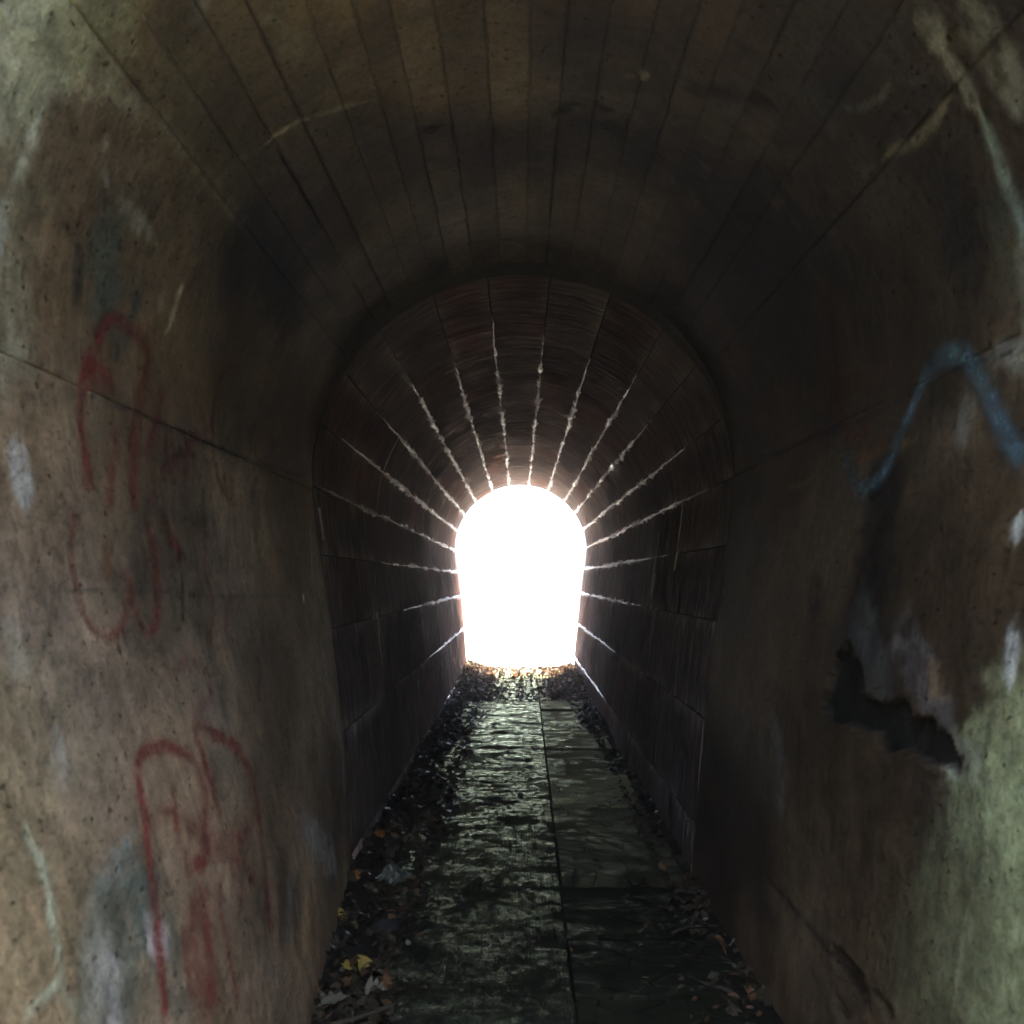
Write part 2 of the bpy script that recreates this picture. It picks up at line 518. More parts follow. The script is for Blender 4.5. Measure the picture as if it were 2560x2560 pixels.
# stains, and mouth brightness painted as pale strokes: (points, width m, softness, colour, opacity)
GREEN = (0.16, 0.185, 0.095); PALE = (0.34, 0.325, 0.28); SOOT = (0.010, 0.009, 0.008); GREY = (0.09, 0.095, 0.08); WHITE = (0.55, 0.55, 0.48); RUST = (0.20, 0.12, 0.05)
DARK = (0.024, 0.020, 0.016)
STAINS_AND_LIGHT = [
    # left
    (A((160, 400), (130, 480), (80, 620), (20, 800), (0, 1000)), 0.010, 0.010, WHITE, 0.85),
    (A((420, 0), (370, 60), (320, 110), (330, 200), (300, 270)), 0.014, 0.012, WHITE, 0.75),
    (A((250, 60), (180, 160), (130, 230)), 0.02, 0.02, PALE, 0.7),
    (A((120, 20), (60, 140), (0, 260)), 0.05, 0.05, (0.52, 0.52, 0.38), 0.75),
    (A((10, 0), (0, 80)), 0.09, 0.08, (0.55, 0.58, 0.48), 0.6),
    (A((470, 320), (510, 420), (420, 330), (480, 380)), 0.015, 0.014, PALE, 0.65),
    (A((400, 500), (385, 600), (405, 720)), 0.006, 0.006, PALE, 0.8),
    (A((430, 750), (500, 810), (560, 870), (600, 920)), 0.017, 0.012, PALE, 0.7),
    (A((620, 1050), (600, 1180)), 0.010, 0.012, PALE, 0.6),
    (A((690, 1070), (650, 1200), (620, 1270)), 0.009, 0.008, (0.55, 0.5, 0.36), 0.85),
    (A((60, 1640), (80, 1760), (110, 1920)), 0.022, 0.02, PALE, 0.6),
    (A((560, 380), (700, 560), (830, 720), (960, 920)), 0.012, 0.014, PALE, 0.4),
    (A((400, 900), (390, 1020), (400, 1140)), 0.055, 0.03, (0.075, 0.09, 0.072), 0.85),
    (A((300, 930), (290, 1050), (310, 1200)), 0.012, 0.018, DARK, 0.7),
    (A((510, 1000), (520, 1130), (480, 1260), (440, 1360)), 0.016, 0.02, (0.05, 0.06, 0.05), 0.8),
    (A((450, 900), (450, 950)), 0.006, 0.004, SOOT, 0.9),
    (A((940, 900), (1010, 980), (1060, 1080), (1100, 1200)), 0.07, 0.08, SOOT, 0.88),
    (A((900, 1000), (890, 1130)), 0.05, 0.06, DARK, 0.6),
    (A((1000, 560), (1025, 525), (1100, 472), (1200, 432), (1290, 402), (1410, 372)), 0.007, 0.006, (0.52, 0.46, 0.34), 0.95),
    (A((800, 690), (900, 620), (1000, 560)), 0.006, 0.01, PALE, 0.4),
    (A((1050, 570), (1100, 650), (1200, 820)), 0.008, 0.006, SOOT, 0.95),
    (A((330, 1490), (470, 1540), (620, 1600), (760, 1660), (950, 1740), (1180, 1810)), 0.006, 0.006, SOOT, 0.9),
    (A((1060, 100), (1120, 200), (1150, 250)), 0.02, 0.025, PALE, 0.45),
    (A((740, 0), (750, 60), (720, 90)), 0.02, 0.02, (0.4, 0.37, 0.38), 0.6),
    (A((1020, 0), (1050, 80)), 0.02, 0.025, PALE, 0.5),
    (A((0, 60), (120, 10), (230, -40)), 0.10, 0.12, (0.62, 0.62, 0.50), 0.9),  # top left corner: brightness from the mouth painted into the colour
    (A((230, 180), (330, 90), (420, 0)), 0.03, 0.05, (0.36, 0.33, 0.24), 0.6),
    (A((-20, 300), (-10, 700), (-20, 1200)), 0.06, 0.09, (0.34, 0.30, 0.19), 0.6),  # left edge lightened, mouth light put into the colour
    (D((1960, 1050), (1960, 1400), (1960, 1900)), 0.10, 0.14, (0.50, 0.50, 0.25), 0.9),  # low right edge: mouth brightness painted into the colour
    (B((1960, 900), (1960, 1300)), 0.03, 0.05, (0.34, 0.32, 0.24), 0.6),  # right edge lightened, mouth light put into the colour
    (A((1200, 1150), (1290, 1250), (1330, 1290)), 0.10, 0.08, (0.10, 0.085, 0.08), 0.7),
    (A((1400, 960), (1470, 1090), (1490, 1150)), 0.04, 0.03, (0.14, 0.12, 0.115), 0.75),
    (A((1560, 900), (1640, 1030)), 0.05, 0.03, (0.11, 0.095, 0.092), 0.7),
    (A((640, 220), (760, 400), (900, 600)), 0.05, 0.04, (0.15, 0.125, 0.095), 0.55),
    (B((660, 1080), (720, 1000)), 0.035, 0.02, (0.075, 0.06, 0.045), 0.7),
    (B((90, 560), (120, 760), (110, 930)), 0.02, 0.015, (0.085, 0.07, 0.05), 0.6),
    # crown soot
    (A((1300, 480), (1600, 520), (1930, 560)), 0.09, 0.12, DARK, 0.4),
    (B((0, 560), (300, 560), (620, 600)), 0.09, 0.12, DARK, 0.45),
    (B((150, 430), (260, 390), (380, 420)), 0.014, 0.02, SOOT, 0.9),
    (B((480, 290), (520, 272)), 0.010, 0.006, (0.5, 0.45, 0.35), 0.9),
    (B((430, 296), (465, 290)), 0.008, 0.006, (0.42, 0.34, 0.24), 0.9),
    (B((640, 330), (760, 340), (900, 360), (1000, 410)), 0.02, 0.025, SOOT, 0.8),
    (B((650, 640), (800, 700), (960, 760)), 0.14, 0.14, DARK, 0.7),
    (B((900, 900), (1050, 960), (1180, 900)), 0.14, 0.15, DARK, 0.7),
    (B((1110, 300), (1140, 420), (1180, 440)), 0.03, 0.03, (0.16, 0.14, 0.15), 0.6),
    # right
    (B((1530, -20), (1590, 100), (1640, 190)), 0.020, 0.015, (0.42, 0.40, 0.38), 0.85),
    (B((1640, 190), (1700, 290), (1760, 420)), 0.014, 0.013, (0.42, 0.40, 0.38), 0.8),
    (B((1760, 420), (1820, 560), (1870, 700), (1930, 930)), 0.011, 0.012, (0.32, 0.38, 0.34), 0.85),
    (B((1690, -20), (1790, 130), (1870, 320), (1930, 440)), 0.028, 0.022, PALE, 0.75),
    (B((1660, 350), (1600, 450), (1540, 520), (1430, 580), (1400, 620)), 0.008, 0.010, (0.42, 0.37, 0.28), 0.7),
    (B((1460, 290), (1390, 370), (1310, 410), (1240, 380)), 0.006, 0.006, PALE, 0.6),
    (B((1680, 780), (1690, 900), (1720, 1000)), 0.05, 0.05, DARK, 0.7),
    (B((1580, 680), (1620, 760), (1660, 860)), 0.05, 0.05, DARK, 0.5),
    (B((1830, 800), (1860, 1000), (1880, 1100)), 0.03, 0.03, (0.07, 0.075, 0.055), 0.7),
    (B((1040, 1840), (1090, 1830), (1150, 1790)), 0.006, 0.008, RUST, 0.9),
    (B((1280, 1770), (1350, 1710), (1440, 1690), (1540, 1650)), 0.008, 0.010, RUST, 0.8),
    (B((1890, 1730), (1720, 1330)), 0.0, 0.001, PALE, 0.0),
    (B((1740, 1450), (1710, 1600), (1690, 1720)), 0.020, 0.022, PALE, 0.55),
    (B((1800, 1340), (1930, 1310)), 0.02, 0.02, PALE, 0.4),
    (B((2000, 1300), (1700, 1385), (1530, 1470), (1400, 1550), (1080, 1680), (880, 1740)), 0.006, 0.006, SOOT, 0.85),
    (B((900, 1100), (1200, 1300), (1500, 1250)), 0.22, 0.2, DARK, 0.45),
    # right, low
    (D((1390, 0), (1370, 200), (1340, 420), (1260, 600)), 0.10, 0.07, SOOT, 0.85),
    (D((1140, 260), (1150, 360)), 0.035, 0.03, SOOT, 0.7),
    (D((1320, 420), (1350, 560), (1400, 680)), 0.06, 0.04, (0.06, 0.055, 0.048), 0.9),
    (D((1480, 480), (1550, 620), (1620, 760)), 0.04, 0.04, (0.10, 0.085, 0.078), 0.8),
    (D((1580, 560), (1600, 640), (1650, 700)), 0.02, 0.02, RUST, 0.5),
    (D((1600, 860), (1700, 950), (1800, 1020)), 0.025, 0.03, PALE, 0.45),
    (D((1805, 1120), (1785, 1320), (1750, 1500), (1700, 1680), (1670, 1790)), 0.006, 0.006, (0.5, 0.5, 0.36), 0.85),
    (D((1720, 1600), (1690, 1680)), 0.012, 0.01, PALE, 0.6),
    (D((1905, 380), (1890, 520), (1880, 680)), 0.012, 0.012, WHITE, 0.7),
    (D((1920, 0), (1900, 120)), 0.014, 0.015, WHITE, 0.6),
    (D((1560, 1050), (1600, 1250), (1560, 1450)), 0.06, 0.05, DARK, 0.45),
    (D((990, 830), (1020, 960), (1010, 1080)), 0.03, 0.04, (0.12, 0.115, 0.10), 0.6),
    (D((1900, 1250), (1900, 1500), (1880, 1800)), 0.16, 0.14, GREEN, 0.75),
    (D((1700, 1550), (1600, 1700), (1560, 1850)), 0.12, 0.12, (0.125, 0.115, 0.06), 0.6),
    (D((860, 1250), (960, 1370), (1100, 1540), (1190, 1650), (1340, 1850)), 0.006, 0.006, SOOT, 0.8),
    # left, low
    (Cq((90, 1130), (100, 1230), (150, 1330), (180, 1430), (190, 1560), (220, 1640), (230, 1760), (180, 1830), (100, 1890), (60, 1940)), 0.0065, 0.005, (0.42, 0.5, 0.34), 0.9),
    (Cq((235, 1750), (250, 1820), (290, 1870), (340, 1930)), 0.006, 0.006, (0.38, 0.44, 0.3), 0.7),
    (Cq((200, 800), (225, 920), (240, 1060)), 0.018, 0.018, PALE, 0.55),
    (Cq((30, 400), (60, 560), (40, 640)), 0.02, 0.03, PALE, 0.35),
    (Cq((510, 1220), (430, 1340), (380, 1450), (340, 1650), (330, 1930)), 0.022, 0.02, (0.18, 0.19, 0.16), 0.8),
    (Cq((480, 1480), (420, 1700), (420, 1930)), 0.07, 0.05, (0.065, 0.075, 0.055), 0.85),
    (Cq((380, 1700), (400, 1800), (390, 1930)), 0.03, 0.03, PALE, 0.6),
    (Cq((560, 1450), (620, 1640), (650, 1850)), 0.05, 0.05, (0.05, 0.058, 0.043), 0.6),
    (Cq((620, 1580), (560, 1660)), 0.02, 0.03, (0.3, 0.25, 0.22), 0.7),
    (Cq((0, 285), (300, 292), (600, 300), (840, 320), (1150, 310)), 0.003, 0.004, DARK, 0.5),
    (Cq((0, 900), (40, 1300), (60, 1900)), 0.16, 0.15, (0.135, 0.106, 0.055), 0.7),
    (Cq((1140, 312), (1148, 345)), 0.007, 0.003, (0.8, 0.85, 0.85), 1.0),
    (Cq((1170, 20), (1175, 200), (1185, 300)), 0.008, 0.010, (0.4, 0.38, 0.35), 0.6),
    (Cq((1210, 480), (1250, 700), (1290, 900), (1300, 1100)), 0.025, 0.025, (0.25, 0.24, 0.21), 0.7),
    (Cq((1160, 1200), (1220, 1260), (1260, 1330)), 0.05, 0.05, (0.24, 0.22, 0.2), 0.6),
    (Cq((1120, 1450), (1080, 1560)), 0.05, 0.05, (0.06, 0.055, 0.045), 0.6),
    (Cq((650, 1440), (655, 1450)), 0.008, 0.004, SOOT, 0.95),
    (Cq((440, 505), (450, 525)), 0.008, 0.004, SOOT, 0.95),
    (Cq((690, 230), (692, 330), (690, 430)), 0.007, 0.006, SOOT, 0.9),
]

def wall_relief(S, Yv):
    d = 0.010 * (fbm(S * 3.2, Yv * 3.2, 21, 4) - 0.5) + 0.005 * (fbm(S * 18, Yv * 18, 27, 3) - 0.5)
    return d

def lost_mask(S, Yv):
    m = np.zeros(S.shape)
    jx = 0.045 * (fbm(S * 24, Yv * 24, 61, 4, 0.7) - 0.5); jy = 0.045 * (fbm(S * 24, Yv * 24, 71, 4, 0.7) - 0.5)
    c0 = np.mean(LOST[0], axis=0)
    for p, dp in zip([[(c0[0] + (a - c0[0]) * 1.15, c0[1] + (b - c0[1]) * 1.15) for a, b in LOST[0]]] + LOST[1:], (1.0, 0.5, 0.35, 0.35)):
        m = np.maximum(m, dp * in_poly(S + jx, Yv + jy, p))
    return m

def wall_point(S, Yv, lift=0.0):
    """surface of the near lining including its relief; lift > 0 stands off the wall"""
    return section(S, Yv, True, wall_relief(S, Yv) + 0.024 * lost_mask(S, Yv) - lift)

def wall_colour(S, Yv):
    base = np.array([0.150, 0.099, 0.056])
    n1 = fbm(S * 2.0, Yv * 2.0, 31, 4) + 0.0; n2 = fbm(S * 1.2, Yv * 9, 37, 4); n3 = fbm(S * 7, Yv * 7, 43, 4)
    vault = (sstep(1.9, 2.5, S) * sstep(4.6, 4.0, S)).reshape(-1, 1)
    k = 0.62 + 0.78 * sstep(0.25, 0.75, n1) * (0.6 + 0.8 * n2)
    c = (base[None] * (1 - vault) + np.array([[0.172, 0.126, 0.096]]) * vault) * k.reshape(-1, 1)
    c = c * (0.75 + 0.5 * n3).reshape(-1, 1)
    tint = fbm(S * 1.7 + 9, Yv * 1.7, 51, 3).reshape(-1, 1)
    c = c * (1 + (tint - 0.5) * np.array([[0.25, 0.05, -0.35]]))
    # right haunch and wall darkened, unevenly
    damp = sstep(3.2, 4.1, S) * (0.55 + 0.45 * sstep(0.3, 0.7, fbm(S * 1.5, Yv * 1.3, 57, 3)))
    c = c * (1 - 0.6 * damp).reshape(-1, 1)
    wob = 0.7 + 0.6 * fbm(S * 16, Yv * 16, 81, 3); brk = fbm(S * 30, Yv * 30, 87, 3)
    fib = fbm(S * 9, Yv * 70, 91, 3)
    for pts, wd, soft, colr, op in STAINS_AND_LIGHT:
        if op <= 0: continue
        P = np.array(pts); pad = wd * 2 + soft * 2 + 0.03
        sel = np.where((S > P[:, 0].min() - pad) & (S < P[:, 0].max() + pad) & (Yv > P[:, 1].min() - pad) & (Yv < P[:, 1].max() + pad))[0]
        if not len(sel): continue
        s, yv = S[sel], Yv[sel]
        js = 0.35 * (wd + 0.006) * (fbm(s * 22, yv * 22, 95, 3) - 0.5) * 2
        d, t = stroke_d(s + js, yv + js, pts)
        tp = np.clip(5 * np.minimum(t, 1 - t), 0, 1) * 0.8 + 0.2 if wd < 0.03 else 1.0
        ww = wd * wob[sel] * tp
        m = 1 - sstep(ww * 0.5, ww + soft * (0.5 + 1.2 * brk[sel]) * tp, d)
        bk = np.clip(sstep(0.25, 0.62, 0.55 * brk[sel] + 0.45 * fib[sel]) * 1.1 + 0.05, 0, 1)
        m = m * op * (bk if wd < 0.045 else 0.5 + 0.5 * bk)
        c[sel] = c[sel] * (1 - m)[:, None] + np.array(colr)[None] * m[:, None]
    lm = lost_mask(S, Yv)
    c = c * (1 - lm[:, None]) + lm[:, None] * np.array([[0.016, 0.014, 0.011]]) * (0.5 + brk[:, None])
    return c

dirs = [(-1, 0.44), (-0.776, 1), (-0.665, 1), (-0.557, 1), (-0.47, 1), (-0.37, 1), (-0.29, 1), (-0.225, 1), (-0.147, 1), (-0.06, 1),
        (0.02, 1), (0.084, 1), (0.159, 1), (0.24, 1), (0.314, 1), (0.387, 1), (0.475, 1), (0.57, 1), (0.665, 1), (0.88, 1), (1, 0.49)]
bounds = [0.0] + [s_dir(*d) for d in dirs] + [s_total()]
RES = 0.0085
GAPS = [0, 0.12, 0.8, 0.3, 0.8, 0.5, 0.1, 0.15, 0.3, 0.2, 0.05, 0.1, 1.0, 0.4, 0.3, 0.4, 0.2, 0.1, 0.9, 0.7, 0.35, 0.1, 0]
yv = np.linspace(Y0, Y1, int((Y1 - Y0) / RES))
ST = s_total()
for i in range(len(bounds) - 1):
    s0, s1 = bounds[i], bounds[i + 1]
    strip = 2 <= i <= len(bounds) - 4
    ns = max(5, int((s1 - s0) / RES) + 1)
    sv = np.linspace(s0 + 0.0007 * GAPS[i], s1 - 0.0007 * GAPS[i + 1], ns)
    S, Yg = np.meshgrid(sv, yv, indexing='ij')
    Sf, Yf = S.ravel(), Yg.ravel()
    # ragged strip edges and a small step between neighbouring boards
    edge = np.minimum(Sf - s0, s1 - Sf)
    open_l = np.where(Sf - s0 < s1 - Sf, GAPS[i], GAPS[i + 1]) * sstep(0.35, 0.6, fbm(Yf * 2.2, Yf * 0 + np.where(Sf - s0 < s1 - Sf, i, i + 1), 131, 3))
    chip = 0.007 * open_l * sstep(0.016, 0.0, edge) * (0.4 + fbm(Sf * 20 + i, Yf * 9, 11 + i, 3))
    off = random.uniform(-0.004, 0.004) if strip else 0.0
    x, z = section(Sf, Yf, True, wall_relief(Sf, Yf) + 0.024 * lost_mask(Sf, Yf) + chip + off)
    V = np.stack([x, Yf, z], 1)
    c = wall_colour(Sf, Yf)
    if strip: c = c * random.uniform(0.75, 1.25)
    c = c * (1 - 0.6 * open_l * sstep(0.010, 0.0, edge))[:, None]
    uvm = np.stack([Sf + 3.1 * i, Yf], 1)
    F = grid_faces(len(sv), len(yv))
    # returned edges: a row pushed into the wall closes each joint
    n0 = len(V)
    for row, flip in ((0, False), (ns - 1, True)):
        ids = row * len(yv) + np.arange(len(yv))
        xx, zz = section(Sf[ids], Yf[ids], True, 0.03)
        b = len(V)
        V = np.vstack([V, np.stack([xx, Yf[ids], zz], 1)]); c = np.vstack([c, c[ids] * 0.6]); uvm = np.vstack([uvm, uvm[ids]])
        q = np.stack([ids[:-1], ids[1:], b + np.arange(len(ids) - 1) + 1, b + np.arange(len(ids) - 1)], 1)
        F = np.vstack([F, q[:, ::-1] if not flip else q])
    V = V - np.array(lining.location)
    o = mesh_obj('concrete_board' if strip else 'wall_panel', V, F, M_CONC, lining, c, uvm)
# concrete behind the open joints and the outside of the lining
ss = np.linspace(0, ST, 140)
for off, nm in ((0.026, 'backing'),):
    a = np.array([section(ss, np.full_like(ss, q), True, off) for q in (Y0 + 0.001, Y1)])
    V = np.stack([a[:, 0], np.repeat([[Y0 + 0.001], [Y1]], len(ss), 1), a[:, 1]], -1).reshape(-1, 3) - np.array(lining.location)
    mesh_obj(nm, V, grid_faces(2, len(ss)), M_BED, lining)
# lip where the higher concrete vault meets the stone ring
ss = np.linspace(1.2, ST - 1.2, 260); tt = np.linspace(0, 1, 6)
fx, fz = section(ss * s_total(False) / ST, np.full_like(ss, Y1), False, -0.001)
nx, nz = section(ss, np.full_like(ss, Y1), True, 0.02)
V, cc, uvm = [], [], []
for t in tt:
    wob = 0.006 * (fbm(ss * 12, ss * 0 + t * 3, 5, 3) - 0.5)
    V.append(np.stack([fx * (1 - t) + nx * t, np.full_like(ss, Y1 - 0.008) - wob * 0.5, fz * (1 - t) + nz * t], 1))
    cc.append(np.array([[0.05, 0.042, 0.036]]) * (0.6 + 0.8 * fbm(ss * 9, ss * 0 + t, 8, 3))[:, None]); uvm.append(np.stack([ss, np.full_like(ss, t * 0.1)], 1))
mesh_obj('lip', np.vstack(V) - np.array(lining.location), grid_faces(6, len(ss)), M_CONC, lining, np.vstack(cc), np.vstack(uvm))

# ---- graffiti: thin paint on the wall, children of the lining
def paint(name, lines, mat, label=None, lift=0.0022):
    for pts, wd, op in lines:
        wd *= 1.45
        P = np.array(pts, float)
        seg = np.hypot(*(P[1:] - P[:-1]).T); cum = np.concatenate([[0], np.cumsum(seg)])
        n = max(6, int(cum[-1] / 0.008))
        t = np.linspace(0, cum[-1], n)
        q = np.stack([np.interp(t, cum, P[:, 0]), np.interp(t, cum, P[:, 1])], 1)
        for _ in range(5):
            q[1:-1] = (q[:-2] + q[1:-1] * 2 + q[2:]) / 4
        d = np.gradient(q, axis=0); d /= np.linalg.norm(d, axis=1)[:, None] + 1e-9
        nrm = np.stack([-d[:, 1], d[:, 0]], 1)
        ww = wd * (0.75 + 0.5 * fbm(t * 7, t * 0, random.randint(0, 99), 3))
        taper = np.minimum(1, np.minimum(t, cum[-1] - t) / 0.03 + 0.15)
        rows = np.linspace(-1.5, 1.5, 9)
        V, cc = [], []
        for r in rows:
            u = q + nrm * (r * ww)[:, None]
            u[:, 1] = np.clip(u[:, 1], Y0 + 0.004, Y1 - 0.008)
            x, z = wall_point(u[:, 0], u[:, 1], lift)
            V.append(np.stack([x, u[:, 1], z], 1))
            al = 1.1 * op * (1 - sstep(0.1, 1.5, abs(r))) * taper * (0.6 + 0.6 * fbm(t * 12, t * 0 + r, 17, 3))
            cc.append(np.stack([al, al, al], 1))
        o = mesh_obj(name, np.vstack(V) - np.array(lining.location), grid_faces(9, n), mat, lining, np.vstack(cc))
        if label: o['label'] = label

RED = [
    (A((345, 1850), (330, 1780), (310, 1660), (300, 1560), (310, 1440), (350, 1330), (380, 1260), (400, 1215), (440, 1195), (490, 1240), (545, 1290), (560, 1360), (545, 1430), (520, 1540), (505, 1700), (500, 1850), (512, 1930)), 0.012, 0.8),
    (A((310, 1400), (360, 1405), (425, 1420)), 0.022, 0.8),
    (A((430, 1430), (420, 1490)), 0.010, 0.6),
    (A((430, 1600), (440, 1700), (415, 1800), (410, 1930)), 0.010, 0.75),
    (A((612, 1430), (606, 1540), (575, 1640), (540, 1730)), 0.010, 0.7),
    (A((630, 1600), (625, 1720), (650, 1850)), 0.008, 0.55),
    (A((680, 1610), (720, 1700), (740, 1800)), 0.007, 0.45),
    (A((870, 1900), (830, 1850), (800, 1700), (800, 1570), (825, 1430), (870, 1375), (905, 1400)), 0.010, 0.6),
    (A((990, 1480), (965, 1570), (940, 1720)), 0.009, 0.4),
    (A((320, 1780), (330, 1820), (345, 1860)), 0.018, 0.8),
    (Cq((290, -20), (262, 120), (275, 260), (300, 370), (340, 440), (400, 480), (440, 450), (470, 380), (490, 300)), 0.009, 0.5),
    (Cq((470, 200), (490, 310), (520, 420), (575, 495)), 0.011, 0.65),
    (Cq((540, 0), (575, 130), (592, 260), (592, 400), (560, 470)), 0.011, 0.65),
    (Cq((600, 0), (640, 90), (690, 180)), 0.012, 0.7),
    (Cq((770, 0), (770, 200), (800, 320), (800, 520)), 0.009, 0.5),
    (Cq((735, 930), (690, 912), (620, 878), (560, 890), (515, 932), (525, 1020), (545, 1150), (560, 1300), (580, 1500), (592, 1650), (610, 1800), (620, 1930)), 0.010, 0.8),
    (Cq((720, 785), (740, 860), (770, 960), (810, 1080), (835, 1175)), 0.010, 0.7),
    (Cq((722, 785), (800, 830), (880, 880), (935, 965), (965, 1100), (985, 1250), (1000, 1400), (1022, 1590)), 0.014, 0.75),
    (Cq((650, 1000), (662, 1200), (705, 1340)), 0.009, 0.55),
    (Cq((745, 940), (765, 1050), (772, 1150), (765, 1280), (740, 1360)), 0.018, 0.65),
    (Cq((760, 1390), (775, 1560), (800, 1880)), 0.020, 0.7),
    (Cq((830, 1345), (822, 1500), (850, 1650), (900, 1870)), 0.010, 0.65),
    (Cq((850, 1340), (905, 1400), (890, 1560)), 0.007, 0.5),
    (Cq((680, 1555), (700, 1700), (722, 1850)), 0.008, 0.55),
    (B((1180, 1080), (1210, 1300), (1225, 1500), (1255, 1660)), 0.014, 0.5),
    (B((1330, 1340), (1420, 1360), (1440, 1480)), 0.010, 0.35),
    (B((1290, 1765), (1350, 1705), (1430, 1690)), 0.010, 0.45),
    (B((860, 1090), (900, 1160)), 0.012, 0.4),
    (Cq((640, 620), (700, 560), (780, 600), (800, 700), (720, 740)), 0.010, 0.35),
    (A((700, 1930), (690, 1780), (720, 1650), (800, 1600)), 0.011, 0.5),
    (A((940, 1900), (990, 1750), (1060, 1650), (1080, 1800)), 0.011, 0.4),
    (A((560, 1930), (600, 1800), (690, 1700)), 0.010, 0.45),
    (Cq((860, 0), (850, 160), (870, 330), (850, 480)), 0.011, 0.4),
    (Cq((960, 480), (980, 620), (950, 760)), 0.012, 0.3),
    (Cq((700, 1180), (800, 1240), (900, 1230), (960, 1160)), 0.013, 0.5),
    (Cq((690, 1360), (780, 1300), (880, 1300), (960, 1400)), 0.012, 0.5),
    (Cq((740, 1420), (720, 1600), (760, 1800), (770, 1930)), 0.016, 0.55),
    (Cq((560, 1180), (640, 1120), (720, 1180), (700, 1300)), 0.010, 0.4),
    (Cq((1040, 1400), (1060, 1550), (1050, 1680)), 0.014, 0.4),
    (B((1180, 1680), (1210, 1500), (1300, 1420), (1380, 1480), (1340, 1620), (1220, 1680)), 0.012, 0.4),
]
paint('red_graffiti', RED, M_RED, 'faded dark red spray paint line')
paint('orange_graffiti', [(Cq((390, 90), (398, 180), (395, 270)), 0.009, 0.7)], mat_paint('faded orange spray paint', (0.22, 0.075, 0.02)))
BLUE = [
    (B((1945, 1750), (1870, 1640), (1830, 1550), (1785, 1435), (1725, 1345), (1660, 1325), (1600, 1370), (1560, 1430), (1520, 1530), (1470, 1630), (1430, 1740), (1380, 1820), (1320, 1850), (1280, 1790)), 0.017, 0.9),
    (B((1120, 1560), (1190, 1585), (1240, 1640), (1262, 1740), (1290, 1800)), 0.012, 0.5),
]
paint('blue_graffiti', BLUE, M_BLUE, 'pale blue spray paint squiggle')
BLK = [
    (A((1640, 500), (1500, 470), (1400, 480), (1330, 530), (1330, 620), (1380, 690), (1470, 690)), 0.035, 0.75),
    (A((1400, 570), (1480, 590), (1600, 640)), 0.03, 0.6),
    (A((1620, 470), (1760, 520), (1900, 500)), 0.035, 0.55),
    (B((180, 460), (420, 480), (560, 470)), 0.02, 0.6),
    (B((740, 340), (840, 330), (930, 360), (980, 400)), 0.014, 0.6),
    (B((940, 250), (1000, 260), (1130, 300), (1220, 330)), 0.020, 0.5),
]
paint('black_graffiti', BLK, M_BLACK, 'blurred black spray paint scrawl on the vault')

# ------------------------------------------------------------------ far part: tooled stone blocks with white limey joints
barrel = empty('stone_tunnel', (XC, (Y1 + Y2) / 2, FLOOR))
tag(barrel, 'far stretch of dark stone tunnel with white limey joints ending in daylight', 'tunnel')
BL = np.array(barrel.location)
jd = [(-1, -1.64), (-1, -0.86), (-1, -0.26), (-1, 0.13), (-1, 0.46), (-1, 0.79), (-1, 1.19), (-1, 1.81), (-1, 3.31), (-0.105, 1), (0.1, 1),
      (0.317, 1), (0.57, 1), (0.82, 1), (1, 0.8), (1, 0.485), (1, 0.17), (1, -0.21), (1, -0.75), (1, -1.4)]
jstart = [7.6, 6.8, 5.5, 4.9, 3.5, 3.8, 4.2, 3.9, 4.3, 3.9, 4.1, 4.4, 4.2, 4.6, 4.2, 3.9, 4.7, 5.5, 6.6, 6.9]
js = [s_dir(*d, near=False) for d in jd]
ln_of = lambda a, b: b - a
courses = [0.02] + js + [s_total(False) - 0.02]
